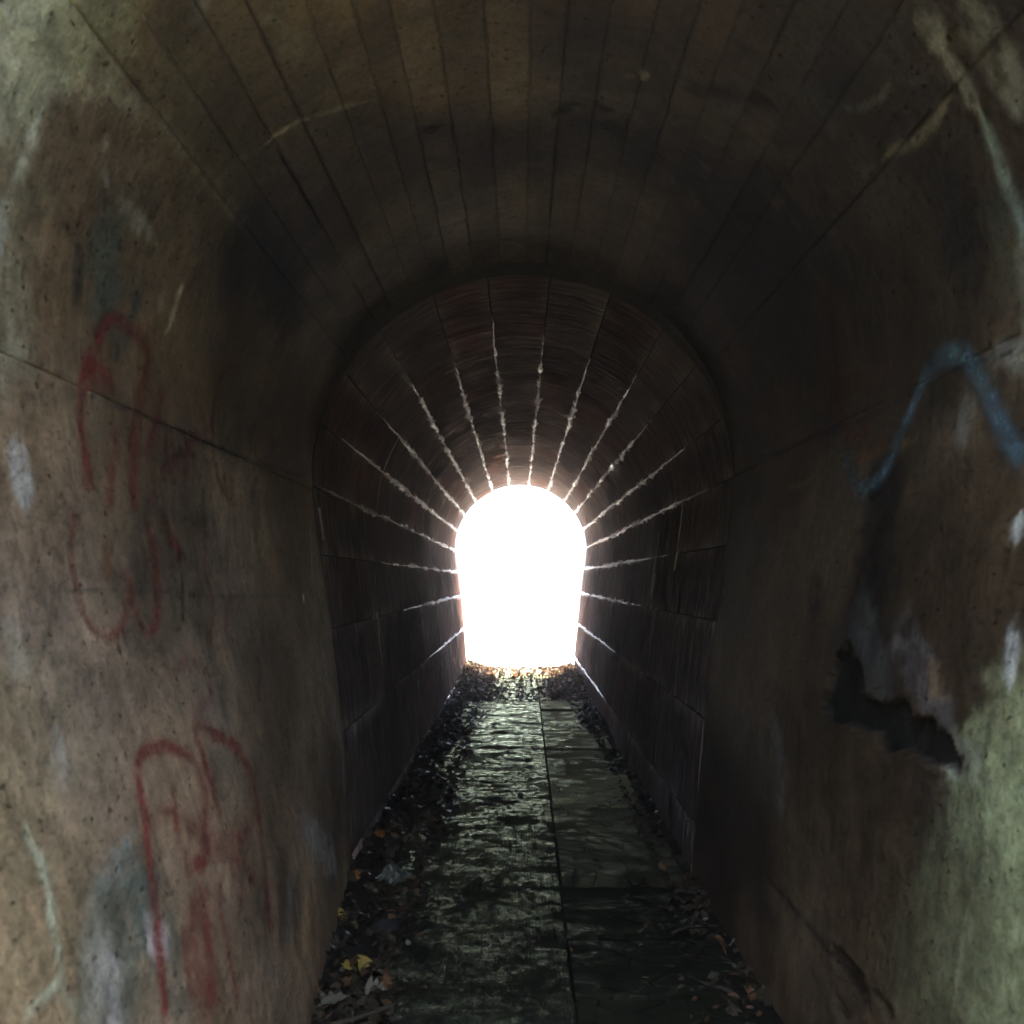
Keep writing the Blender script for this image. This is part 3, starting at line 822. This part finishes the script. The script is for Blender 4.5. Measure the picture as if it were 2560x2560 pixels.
for i in range(len(courses) - 1):
    s0, s1 = courses[i], courses[i + 1]
    y = Y1
    first = True
    while y < Y2 - 0.01:
        ln = random.uniform(0.42, 0.95)
        if first: ln *= random.uniform(0.5, 1.0); first = False
        ye = y + ln
        if Y2 - ye < 0.3: ye = Y2
        na = max(4, min(8, int((s1 - s0) / 0.035) + 1)); nb = max(12, int(ln_of(y, ye) / 0.0125))
        g0 = 0.0035
        a = np.concatenate([[s0 + g0], np.linspace(s0 + g0 + 0.006, s1 - g0 - 0.006, na), [s1 - g0]])
        b = np.concatenate([[y + 0.0007], np.linspace(y + 0.004, ye - 0.004, nb), [ye - 0.0007]])
        S, Yb = np.meshgrid(a, b, indexing='ij')
        dep = 0.004 * (fbm(S * 6 + i, Yb * 6, 7 * i, 2) - 0.5) + random.uniform(-0.0025, 0.0025)
        amp = 0.3 + 1.2 * sstep(0.3, 0.7, fbm(S * 1.3, Yb * 1.6, 63 + i, 3))
        dep = dep + amp * (0.0085 * (fbm(S * 5 + 3 * i, Yb * 34, 17, 2) - 0.5) + 0.006 * (vnoise(S * 11, Yb * 75, 19 + i) - 0.5))
        e = np.zeros_like(S); e[0] = e[-1] = 0.004; e[:, 0] = np.maximum(e[:, 0], 0.0012); e[:, -1] = np.maximum(e[:, -1], 0.0012)
        x, z = section(S, Yb, False, dep + e)
        V = np.stack([x, Yb, z], -1).reshape(-1, 3)
        n_, m_ = len(a), len(b)
        F = [tuple(q) for q in grid_faces(n_, m_)]
        # sides going back into the wall
        ring = [(0, j) for j in range(m_)] + [(k, m_ - 1) for k in range(1, n_)] + [(n_ - 1, j) for j in range(m_ - 2, -1, -1)] + [(k, 0) for k in range(n_ - 2, 0, -1)]
        rid = [p * m_ + q for p, q in ring]
        xb, zb = section(np.array([a[p] for p, q in ring]), np.array([b[q] for p, q in ring]), False, 0.10)
        base = len(V)
        V = np.vstack([V, np.stack([xb, [b[q] for p, q in ring], zb], 1)])
        for k in range(len(rid)):
            k2 = (k + 1) % len(rid)
            F.append((rid[k2], rid[k], base + k, base + k2))
        tone = random.uniform(0.75, 1.3)
        basec = np.array([0.125, 0.092, 0.079]) * tone
        if random.random() < 0.15: basec = basec * np.array([1.15, 0.88, 0.8])
        ed = np.minimum(S - s0, s1 - S).ravel()
        halo = sstep(0.075, 0.0, ed) * sstep(0.35, 0.65, fbm(S.ravel() * 2, Yb.ravel() * 3.5, 3 + i, 2))
        cc = basec[None] * (1 - 0.5 * halo[:, None]) + np.array([[0.36, 0.29, 0.26]]) * 0.5 * halo[:, None]
        cc = np.vstack([cc, np.repeat(basec[None] * 0.7, len(ring), 0)])
        uvm = np.vstack([np.stack([S.ravel(), Yb.ravel()], 1), np.array([[a[p], b[q]] for p, q in ring])]) + np.array([[random.uniform(0, 30), random.uniform(0, 30)]])
        mesh_obj('stone_block', V - BL, F, M_STONE, barrel, cc, uvm, sharp=50)
        y = ye
# mortar behind the blocks
ss = np.linspace(0, s_total(False), 120)
a = np.array([section(ss, np.full_like(ss, q), False, 0.014) for q in (Y1 + 0.006, Y2 - 0.004)])
V = np.stack([a[:, 0], np.repeat([[Y1 + 0.006], [Y2 - 0.004]], len(ss), 1), a[:, 1]], -1).reshape(-1, 3)
mesh_obj('mortar_bed', V - BL, grid_faces(2, len(ss)), M_BED, barrel)
# lime crust squeezed from the long joints
def crust(s_line, y_line, width, height, seed, name, colr=(0.60, 0.54, 0.50)):
    n = len(s_line)
    k = np.arange(n)
    nz = lambda f, q: fbm(k * f, k * 0 + q, seed, 3)
    rows = []
    brk = sstep(0.28, 0.5, nz(0.11, 21)) * 0.85 + 0.15
    wl = width * (0.2 + 2.4 * nz(0.5, 1) ** 2) * brk * 1.2; wr = width * (0.2 + 2.4 * nz(0.5, 7) ** 2) * brk * 1.2; height = height * (0.35 + 0.65 * brk); hh = height * (0.2 + 1.1 * nz(0.9, 3) + 0.6 * RNG.random(n)); h2 = height * (0.2 + 1.1 * nz(0.9, 5) + 0.6 * RNG.random(n))
    V, cc = [], []
    tint = 0.55 + 0.75 * nz(0.35, 11)
    for f, h in ((-1, None), (-0.45, hh), (0.4, h2), (1, None)):
        sv = s_line + np.where(f < 0, f * wl, f * wr)
        x, z = section(sv, y_line, False, 0.008 if h is None else -h)
        V.append(np.stack([x, y_line, z], 1))
        cc.append(np.array([colr]) * (tint * (0.55 if h is None else 1.0))[:, None])
    mesh_obj(name, np.vstack(V) - BL, grid_faces(4, n), M_CALC, barrel, np.vstack(cc), smooth=False)
for q, (sj, ysr) in enumerate(zip(js, jstart)):
    yl = np.arange(ysr, Y2 - 0.01, 0.021)
    lat = 0.020 * (fbm(yl * 1.3, yl * 0 + q, 5 + q, 4) - 0.5) + 0.012 * (fbm(yl * 14, yl * 0, 50 + q, 2) - 0.5)
    taper = sstep(0, 1.5, yl - ysr) * 0.85 + 0.15
    crust(sj + lat * 0.7, yl, 0.0195 * taper, 0.0115 * taper + 0.003, 100 + q, 'lime_joint', (0.74, 0.67, 0.63))
# thin lime threads round the arch on a few cross joints, and hanging drips
for q in range(70):
    y0 = random.uniform(4.2, 10.7)
    c0 = random.uniform(0.9, s_total(False) - 0.9); L = random.uniform(0.12, 0.7); y0 = y0 if q % 3 else 7.5 + (y0 - 4.2) * 0.45
    sl = np.arange(c0, min(c0 + L, s_total(False) - 0.2), 0.016)
    yl = y0 + 0.012 * (fbm(sl * 9, sl * 0 + q, 9, 3) - 0.5)
    crust(sl, yl, 0.0001, 0.0022, 300 + q, 'lime_thread', (0.5, 0.45, 0.38))
# (threads need their width across y: rebuilt as ribbons)
for o in [c for c in barrel.children if c.name.startswith('lime_thread')]:
    me = o.data; n = len(me.vertices) // 4
    co = np.empty(len(me.vertices) * 3, np.float32); me.vertices.foreach_get('co', co); co = co.reshape(4, n, 3)
    wq = random.uniform(0.002, 0.005) * (0.4 + RNG.random(n))
    for r, f in enumerate((-1, -0.4, 0.4, 1)): co[r, :, 1] += f * wq
    me.vertices.foreach_set('co', co.ravel()); me.update()
def drip(px, py, h, wd, y, side):
    z = -(py - 1451) / 1987.6 * y
    k = np.linspace(0, 1, 12)
    zz = z - h * k
    wv = wd * (1 - 0.75 * k) * (0.7 + 0.6 * RNG.random(12))
    V = []
    for a_, l_ in ((-1, 0.001), (0, 0.008), (1, 0.001)):
        xx = XC + side * (half(zz) - l_ * (1 - 0.5 * k))
        V.append(np.stack([xx, y + a_ * wv + 0.05 * h * np.sin(k * 5 + px) + 0.012 * (RNG.random(12) - 0.5), zz], 1))
    mesh_obj('lime_drip', np.vstack(V) - BL, grid_faces(3, 12), M_CALC, barrel, np.tile([[0.5, 0.48, 0.44]], (36, 1)))
for d in ((790, 1270, 0.14, 0.02, 3.5, -1), (925, 1530, 0.30, 0.02, 4.5, -1), (1004, 1700, 0.16, 0.02, 5.9, -1), (1118, 1490, 0.24, 0.02, 9.4, -1),
          (1108, 1610, 0.3, 0.015, 8.7, -1), (1720, 1090, 0.12, 0.02, 4.3, 1), (1640, 1520, 0.2, 0.012, 4.9, 1), (1535, 1500, 0.15, 0.02, 7.2, 1)):
    drip(*d)

# ------------------------------------------------------------------ floor: concrete strip, slabs, soil
walk = empty('footpath', (0, Y1, FLOOR)); tag(walk, kind='structure')
WL = np.array(walk.location)

def slab(name, x0, x1, y0, y1, top, thick, mat, res=0.035, tilt=(0, 0), rag=0.006, seed=0, tone=1.0, und=0.7):
    nx = max(4, int((x1(0.5 * (y0 + y1)) - x0(0.5 * (y0 + y1))) / res)); ny = max(4, int((y1 - y0) / res))
    tx = np.concatenate([[0, 0], np.linspace(0, 1, nx), [1, 1]]); ty = np.concatenate([[0, 0], np.linspace(0, 1, ny), [1, 1]])
    TX, TY = np.meshgrid(tx, ty, indexing='ij')
    ix, iy = np.meshgrid(np.arange(len(tx)), np.arange(len(ty)), indexing='ij')
    ring0 = (ix == 0) | (iy == 0) | (ix == len(tx) - 1) | (iy == len(ty) - 1)
    ring1 = ~ring0 & ((ix == 1) | (iy == 1) | (ix == len(tx) - 2) | (iy == len(ty) - 2))
    Yq = y0 + (y1 - y0) * TY
    Xq = x0(Yq) + (x1(Yq) - x0(Yq)) * TX
    rg = lambda s: rag * 2 * (fbm(Xq * 14, Yq * 14, seed + s, 3) - 0.5)
    edge = ring0 | ring1
    Xq = Xq + np.where(edge, rg(1), 0); Yq = Yq + np.where(edge, rg(2), 0)
    Zq = top + und * 0.007 * (fbm(Xq * 5, Yq * 5, seed, 3) - 0.5) + und * 0.005 * (fbm(Xq * 26, Yq * 40, seed + 9, 3) - 0.5)
    Zq = Zq + tilt[0] * (TX - 0.5) + tilt[1] * (TY - 0.5)
    Zq = np.where(ring1, Zq - 0.005, Zq)
    Zq = np.where(ring0, top - thick, Zq)
    V = np.stack([Xq, Yq, Zq], -1).reshape(-1, 3) - WL
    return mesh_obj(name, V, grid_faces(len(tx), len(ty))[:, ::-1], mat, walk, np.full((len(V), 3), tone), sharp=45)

joint = lambda y: np.interp(y, [0, 3, 8, 12], [0.155, 0.165, 0.205, 0.23])
lft = lambda y: -0.56 + 0 * y + 0.02 * np.sin(y * 2)
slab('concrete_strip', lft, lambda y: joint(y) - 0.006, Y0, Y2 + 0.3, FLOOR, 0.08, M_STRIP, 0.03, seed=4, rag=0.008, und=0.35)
cuts = [0.88, 1.35, 1.92, 2.40, 2.78, 3.28, 3.93, 4.41, 5.07, 5.86, 6.53, 7.65, 8.5, 9.3, 10.2, 11.2]
for i in range(len(cuts) - 1):
    wdt = 0.50 + random.uniform(-0.03, 0.03)
    if i <= 3: wdt = 0.53
    drop = {0: -0.016, 1: -0.008, 2: -0.014, 3: -0.010, 4: -0.018, 5: 0.004, 6: -0.008, 7: 0.009, 8: -0.007, 9: 0.007, 10: -0.006, 11: 0.008, 12: -0.002}.get(i, random.uniform(-0.006, 0.004))
    tl = {7: (0.0, 0.012), 4: (0.0, -0.012)}.get(i, (random.uniform(-0.008, 0.008), random.uniform(-0.008, 0.008)))
    gp = 0.016 + random.uniform(0, 0.016)
    if i == 5: gp = 0.05
    slab('paving_slab', lambda y: joint(y) + 0.008, lambda y, wdt=wdt: joint(y) + wdt, cuts[i] + gp, cuts[i + 1] - 0.004, FLOOR + drop, 0.07, M_SLAB, 0.035, tl, 0.007, seed=20 + i, tone={7: 2.3, 6: 1.0, 5: 0.8, 4: 0.3, 3: 0.45, 2: 0.5, 1: 0.4, 0: 0.4}.get(i, random.uniform(1.2, 2.0)))  # near slabs toned dark, farther ones bright: floor light put into the colour

# soil, banked against the walls and heaped at the far mouth
def soil_z(x, y):
    b = FLOOR - 0.035 + 0 * x
    lw = -0.42 + 0.05 * np.sin(y * 3.1)
    b = b + 0.075 * sstep(lw + 0.06, lw - 0.25, x) * (0.7 + 0.5 * vnoise(x * 4, y * 4, 8))
    rw = 0.66 + 0.05 * np.sin(y * 2.3 + 1) - 0.12 * sstep(6, 8.5, y)
    b = b + 0.065 * sstep(rw - 0.04, rw + 0.16, x) * (0.6 + 0.5 * vnoise(x * 4, y * 4, 18)) * sstep(1.4, 2.4, y)
    heap = sstep(8.1, 9.3, y) * (0.25 + 0.75 * sstep(0.15, 0.6, np.abs(x - 0.03)))
    b = b + 0.055 * heap * (0.5 + 0.8 * vnoise(x * 5, y * 3, 28)) * sstep(11.8, 10.6, y)
    return b + 0.012 * (fbm(x * 20, y * 20, 33, 3) - 0.5)
xs = np.linspace(-0.86, 0.90, 60); ys = np.linspace(Y0, 11.35, 320)
X, Yg = np.meshgrid(xs, ys, indexing='ij')
tag(mesh_obj('soil', np.stack([X, Yg, soil_z(X, Yg)], -1).reshape(-1, 3), grid_faces(len(xs), len(ys))[:, ::-1], M_SOIL), kind='structure')

# ------------------------------------------------------------------ fallen leaves
def leaf_proto(kind, seed):
    """outline points around a midrib, curled; returns verts (unit length) and faces"""
    r = random.Random(seed)
    if kind == 'oval':
        prof = [(0, 0), (0.15, 0.16), (0.4, 0.27), (0.65, 0.22), (0.85, 0.10), (1.0, 0.0)]
    else:
        prof = [(0, 0.0), (0.08, 0.22), (0.22, 0.46), (0.33, 0.20), (0.5, 0.52), (0.6, 0.2), (0.78, 0.26), (0.84, 0.10), (1.0, 0.0)]
    curl, fold = r.uniform(-0.5, 0.9), r.uniform(-0.35, 0.6)
    V = []
    for t, wv in prof:
        for sd_ in (-1, 0, 1):
            yy = sd_ * wv * r.uniform(0.8, 1.15)
            zz = 0.3 * curl * (t - 0.5) ** 2 * 2 + fold * abs(yy) + r.uniform(-0.05, 0.05)
            V.append((t - 0.5 + r.uniform(-0.02, 0.02), yy, zz))
    V.append((-0.78, r.uniform(-0.06, 0.06), 0.06))   # stalk tip
    F = []
    for k in range(len(prof) - 1):
        a = 3 * k
        F += [(a, a + 1, a + 4), (a, a + 4, a + 3), (a + 1, a + 2, a + 5), (a + 1, a + 5, a + 4)]
    F.append((len(V) - 1, 0, 1))
    mz = min(v[2] for v in V)
    return np.array(V) - np.array([0, 0, mz]), F

PROTO = [leaf_proto('oval' if k % 2 else 'lobed', 40 + k) for k in range(10)]
TONES = {'brown': (0.075, 0.038, 0.018), 'orange': (0.16, 0.062, 0.016), 'yellow': (0.20, 0.135, 0.03), 'dark': (0.035, 0.026, 0.015),
         'pale': (0.11, 0.095, 0.06), 'green': (0.09, 0.12, 0.03)}

def surf_z(x, y):
    on = (x > -0.47) & (x < joint(y) + 0.45) & (y < 11.3)
    return np.where(on, np.maximum(soil_z(x, y), FLOOR + 0.001), soil_z(x, y))

LEAF_MESH = {}
def leaf_mesh(k, tone):
    key = (k, tone)
    if key not in LEAF_MESH:
        V, F = PROTO[k]
        o = mesh_obj('leaf_source', V, F, M_LEAF, col=np.tile([TONES[tone]], (len(V), 1)))
        LEAF_MESH[key] = o.data; o.data.name = 'leaf'
        bpy.data.objects.remove(o)
    return LEAF_MESH[key]

def leaf(x, y, size, k, tone, label, group, tilt=0.5, rz=None, up=0.0):
    o = bpy.data.objects.new('fallen_leaf', leaf_mesh(k, tone))
    o.location = (x, y, float(surf_z(np.array(x), np.array(y))) + 0.003 + up)
    o.rotation_euler = (random.uniform(-tilt, tilt), random.uniform(-tilt, tilt), random.uniform(0, 6.28) if rz is None else rz)
    o.scale = (size, size, size * random.uniform(0.7, 1.2))
    COL.objects.link(o)
    return tag(o, label, 'leaf', group)

def pick(seq): return random.choice(seq)
# single ones that can be pointed out
def floor_at(px, py, z=FLOOR):
    y = 1987.6 * -z / (py - 1451)
    return (px - 1298.6) / 1987.6 * y, y
def single(px, py, size, k, tone, label, tilt=0.4, rz=None):
    x, y = floor_at(px, py, -1.20)
    leaf(x, y, size * 0.8, k, tone, label, None, tilt, rz, 0.01)
single(835, 2485, 0.115, 0, 'pale', 'pale lobed leaf near the bottom of the left litter beside a stick', 0.25, 0.4)
single(852, 2285, 0.075, 2, 'yellow', 'yellow leaf standing against the foot of the left concrete wall', 0.9)
single(800, 2360, 0.06, 1, 'pale', 'small pale oval leaf under the yellow one at the left wall foot', 0.5)
single(870, 2395, 0.07, 4, 'yellow', 'yellow brown leaf in the left litter just above the pale lobed leaf', 0.5)
single(915, 2135, 0.07, 3, 'orange', 'orange leaf at the left wall foot beside the crumpled pale wad', 0.5)
single(1020, 2330, 0.05, 5, 'pale', 'thin pale leaf on the left edge of the concrete strip near the flat stone', 0.3)
single(1525, 1862, 0.10, 6, 'yellow', 'bright yellow leaf on the right litter next to the slabs', 0.7)
single(1830, 2240, 0.09, 8, 'yellow', 'yellow green leaf lying on the near dark slabs at the right', 0.2)
single(1470, 2010, 0.08, 9, 'green', 'green leaf lying on the joint below the bright pale slab', 0.4)
single(1225, 1770, 0.09, 2, 'orange', 'orange leaf on the left litter edge beside the far concrete strip', 0.5)

zones = [
    ('left', 60, 'dead leaf in the dark litter along the left wall foot', 'leaves along the left wall'),
    ('right', 45, 'dead leaf in the dark litter along the right wall foot', 'leaves along the right wall'),
    ('heap', 90, 'dead leaf in the brown and orange drift at the far mouth', 'leaves at the far mouth'),
    ('walk', 24, 'small dead leaf lying loose on the footpath', 'leaves loose on the footpath'),
]
def zone_xy(zn, r=random):
    if zn == 'left':
        y = 2.2 + 7.0 * r.random() ** 1.3
        return r.uniform(-0.74, -0.40) + 0.10 * (r.random() ** 3), y
    if zn == 'right':
        y = 2.3 + 6.5 * r.random()
        return r.uniform(0.60 - 0.16 * max(0, (y - 6) / 3), 0.74), y
    if zn == 'heap':
        y = 8.2 + 3.4 * r.random() ** 1.2
        x = r.uniform(-0.72, 0.75)
        if r.random() < 0.6: x = math.copysign(r.uniform(0.3, 0.74), x)
        return x, y
    return r.uniform(-0.42, 0.62), r.uniform(2.5, 8.5)
TZ = {'left': ['dark', 'dark', 'dark', 'dark', 'brown', 'orange', 'pale', 'yellow'], 'right': ['dark', 'dark', 'brown', 'green', 'yellow', 'dark'],
      'heap': ['brown', 'brown', 'dark', 'brown', 'orange', 'dark', 'pale', 'brown'], 'walk': ['dark', 'dark', 'brown']}
for zn, n, lb, gr in zones:
    for _ in range(n):
        x, y = zone_xy(zn)
        kk, tn = random.randrange(10), pick(TZ[zn])
        if zn == 'right' and y < 3.8: tn = 'dark'
        lb2 = ('%s %s ' % ({'dark': 'blackish', 'pale': 'pale buff'}.get(tn, tn), 'oval' if kk % 2 else 'lobed')) + lb
        leaf(x, y, random.uniform(0.035, 0.075) * (0.7 if zn == 'walk' else 1), kk, tn, lb2, gr, 0.3 if zn == 'walk' else 0.8, None, random.uniform(0, 0.02))

# the uncountable rest of the litter
def litter(name, n, chooser, tones, s0, s1, tilt, up):
    VV, FF, CC = [], [], []
    b = 0
    r = random.Random(99 + n)
    for _ in range(n):
        x, y = chooser(r)
        V, F = PROTO[r.randrange(10)]
        m = (Matrix.Translation((x, y, 0)) @ Euler((r.uniform(-tilt, tilt), r.uniform(-tilt, tilt), r.uniform(0, 6.28))).to_matrix().to_4x4() @ Matrix.Scale(r.uniform(s0, s1), 4))
        M = np.array(m)
        P = V @ M[:3, :3].T + M[:3, 3]
        P[:, 2] += float(surf_z(np.array(x), np.array(y))) + r.uniform(0, up)
        VV.append(P); CC.append(np.tile([np.array(TONES[r.choice(tones)]) * r.uniform(0.6, 1.3)], (len(P), 1)))
        for f in F: FF.append((f[0] + b, f[1] + b, f[2] + b))
        b += len(P)
    return tag(mesh_obj(name, np.vstack(VV), np.array(FF), M_LEAF, col=np.vstack(CC)), kind='stuff')
litter('leaf_litter', 2600, lambda r: zone_xy('heap', r), TZ['heap'], 0.03, 0.07, 1.1, 0.03)
litter('leaf_litter', 2000, lambda r: zone_xy('left', r), TZ['left'][:5], 0.02, 0.06, 0.9, 0.02)
litter('leaf_litter', 1300, lambda r: zone_xy('right', r), ['dark', 'dark', 'dark', 'brown', 'dark'], 0.02, 0.055, 0.9, 0.02)
litter('leaf_crumbs', 2200, lambda r: (r.uniform(-0.50, 0.66) if r.random() < 0.6 else r.choice([-0.46, 0.6]) + r.gauss(0, 0.07), r.uniform(1.9, 9.0)), ['dark', 'dark', 'dark', 'brown'], 0.006, 0.03, 0.5, 0.003)

# ------------------------------------------------------------------ twigs, stones, crumpled wad
def tube(name, pts, r0, r1, mat, sides=6):
    P = [Vector(p) for p in pts]
    V, F = [], []
    for k, p in enumerate(P):
        d = (P[min(k + 1, len(P) - 1)] - P[max(k - 1, 0)]).normalized()
        u = d.cross(Vector((0, 0, 1)));  u = u.normalized() if u.length > 1e-3 else Vector((1, 0, 0))
        v = d.cross(u)
        rr = (r0 + (r1 - r0) * k / (len(P) - 1)) * random.uniform(0.85, 1.15)
        for q in range(sides):
            a = 2 * math.pi * q / sides
            V.append(p + u * rr * math.cos(a) + v * rr * math.sin(a))
    for k in range(len(P) - 1):
        for q in range(sides):
            q2 = (q + 1) % sides
            F.append((k * sides + q, k * sides + q2, (k + 1) * sides + q2, (k + 1) * sides + q))
    F.append(tuple(range(sides))[::-1]); F.append(tuple((len(P) - 1) * sides + q for q in range(sides)))
    return mesh_obj(name, [tuple(v) for v in V], F, mat)

def twig(x, y, ln, ang, r, label, group=None, lift=0.0, name='twig', rise=0.0):
    z = float(surf_z(np.array(x), np.array(y))) + 0.006 + r
    pts, a = [], ang
    px, py = 0.0, 0.0
    for k in range(7):
        pts.append((px, py, rise * k / 6 * ln + 0.004 * math.sin(k) + lift))
        a += random.uniform(-0.25, 0.25)
        px += math.cos(a) * ln / 6; py += math.sin(a) * ln / 6
    o = tube(name, pts, r, r * 0.45, M_TWIG)
    o.location = (x, y, z)
    return tag(o, label, 'twig', group)
x, y = floor_at(810, 2550, -1.2); twig(x, y, 0.24, 0.45, 0.010, 'thick stick at the very bottom of the left litter', None, 0, 'stick')
x, y = floor_at(880, 2540, -1.2); twig(x, y, 0.13, 1.45, 0.006, 'short twig pointing away beside the pale lobed leaf', None, 0.02)
x, y = floor_at(1000, 2290, -1.2); twig(x, y, 0.09, 1.9, 0.0022, 'thin pale twig above the flat stone in the left litter')
x, y = floor_at(1045, 2195, -1.2); twig(x, y, 0.16, 2.4, 0.002, 'thin long twig between crumpled wad and concrete strip')
x, y = floor_at(1680, 2330, -1.22); twig(x, y, 0.20, 0.9, 0.006, 'dark forked twig lying on the near slabs at the right', None, 0.01)
x, y = floor_at(1830, 2450, -1.22); twig(x, y, 0.18, 2.7, 0.008, 'thick dark twig on the near slabs by the right wall foot', None, 0.01)
for _ in range(26):
    x, y = zone_xy('left'); twig(x, y, random.uniform(0.05, 0.14), random.uniform(0, 6.28), random.uniform(0.0012, 0.003), 'thin dead twig in the litter along the left wall foot', 'twigs along the left wall', 0.01)
for _ in range(12):
    x, y = zone_xy('right'); twig(x, y, random.uniform(0.05, 0.14), random.uniform(0, 6.28), random.uniform(0.0012, 0.003), 'thin dead twig in the litter along the right wall foot', 'twigs along the right wall', 0.01)

import bmesh
def stone(px, py, size, label, group=None, flat=0.5, seed=0, zz=-1.22):
    bm = bmesh.new()
    bmesh.ops.create_icosphere(bm, subdivisions=3, radius=1)
    for v in bm.verts:
        n = fbm(np.array(v.co.x * 1.3 + seed), np.array(v.co.y * 1.3 + v.co.z * 1.7), seed, 3)
        v.co = v.co * (0.65 + 0.7 * float(n))
        v.co.z = v.co.z * flat
    me = bpy.data.meshes.new('stone'); bm.to_mesh(me); bm.free()
    me.materials.append(M_ROCK)
    for p in me.polygons: p.use_smooth = True
    o = bpy.data.objects.new('stone', me); COL.objects.link(o)
    x, y = floor_at(px, py, zz)
    o.location = (x, y, float(surf_z(np.array(x), np.array(y))) + size * flat * 0.5)
    o.scale = (size, size * 0.8, size); o.rotation_euler.z = seed
    return tag(o, label, 'stone', group)
stone(965, 2300, 0.068, 'flat dark stone half sunk in the left litter', None, 0.35, 3)
for k, (px, py) in enumerate([(1142, 2055), (1165, 2265), (1195, 2200), (1265, 1950), (1300, 1984), (1090, 2110), (1398, 1970), (1490, 2150)]):
    stone(px, py, 0.013 + 0.005 * (k % 3), 'small dark pebble lying on the footpath', 'pebbles on the footpath', 0.6, 11 + k, -1.24)

def wad(px, py):
    n = 22
    u = np.linspace(-1, 1, n); U, W = np.meshgrid(u, u, indexing='ij')
    rr = np.hypot(U, W)
    Z = 0.55 * np.exp(-rr ** 2 * 1.2) + 0.55 * np.abs(fbm(U * 2.2 + 4, W * 2.2, 77, 4) - 0.5) * 2 + 0.25 * np.abs(fbm(U * 6, W * 6, 79, 2) - 0.5) - 0.25 * rr
    sh = 0.75 + 0.5 * fbm(np.arctan2(W, U) * 1.5, rr * 0, 5, 2)
    V = np.stack([U * sh * (1 - 0.25 * np.abs(W)), W * sh * 0.8 * (1 - 0.25 * np.abs(U)), Z], -1).reshape(-1, 3) * 0.085
    o = mesh_obj('crumpled_film', V, grid_faces(n, n)[:, ::-1], M_WAD, smooth=False)
    x, y = floor_at(px, py, -1.17)
    o.location = (x, y, float(surf_z(np.array(x), np.array(y))) + 0.012)
    o.rotation_euler = (0.25, 0.1, 0.5)
    tag(o, 'pale crumpled wad of film lying in the litter by the left wall', 'litter')
wad(985, 2150)

# ------------------------------------------------------------------ scattering volume added to imitate lens glow round the bright far mouth
k = NT('bloom scatter')
k.t.nodes.remove(k.b)
pv = k.n('ShaderNodeVolumePrincipled')
pv.inputs['Color'].default_value = (0.97, 0.97, 0.97, 1)
pv.inputs['Density'].default_value = 0.05
pv.inputs['Anisotropy'].default_value = 0.955
k.l(pv.outputs[0], k.out.inputs['Volume'])
b = 150.0; z0, z1 = -2.6, 4.7
V = [(x, y, z) for z in (z0, z1) for x, y in ((-b, -b), (b, -b), (b, b), (-b, b))]
F = [(3, 2, 1, 0), (4, 5, 6, 7), (0, 1, 5, 4), (1, 2, 6, 5), (2, 3, 7, 6), (3, 0, 4, 7)]
tag(mesh_obj('bloom_haze', V, F, k.m, smooth=False), kind='stuff')
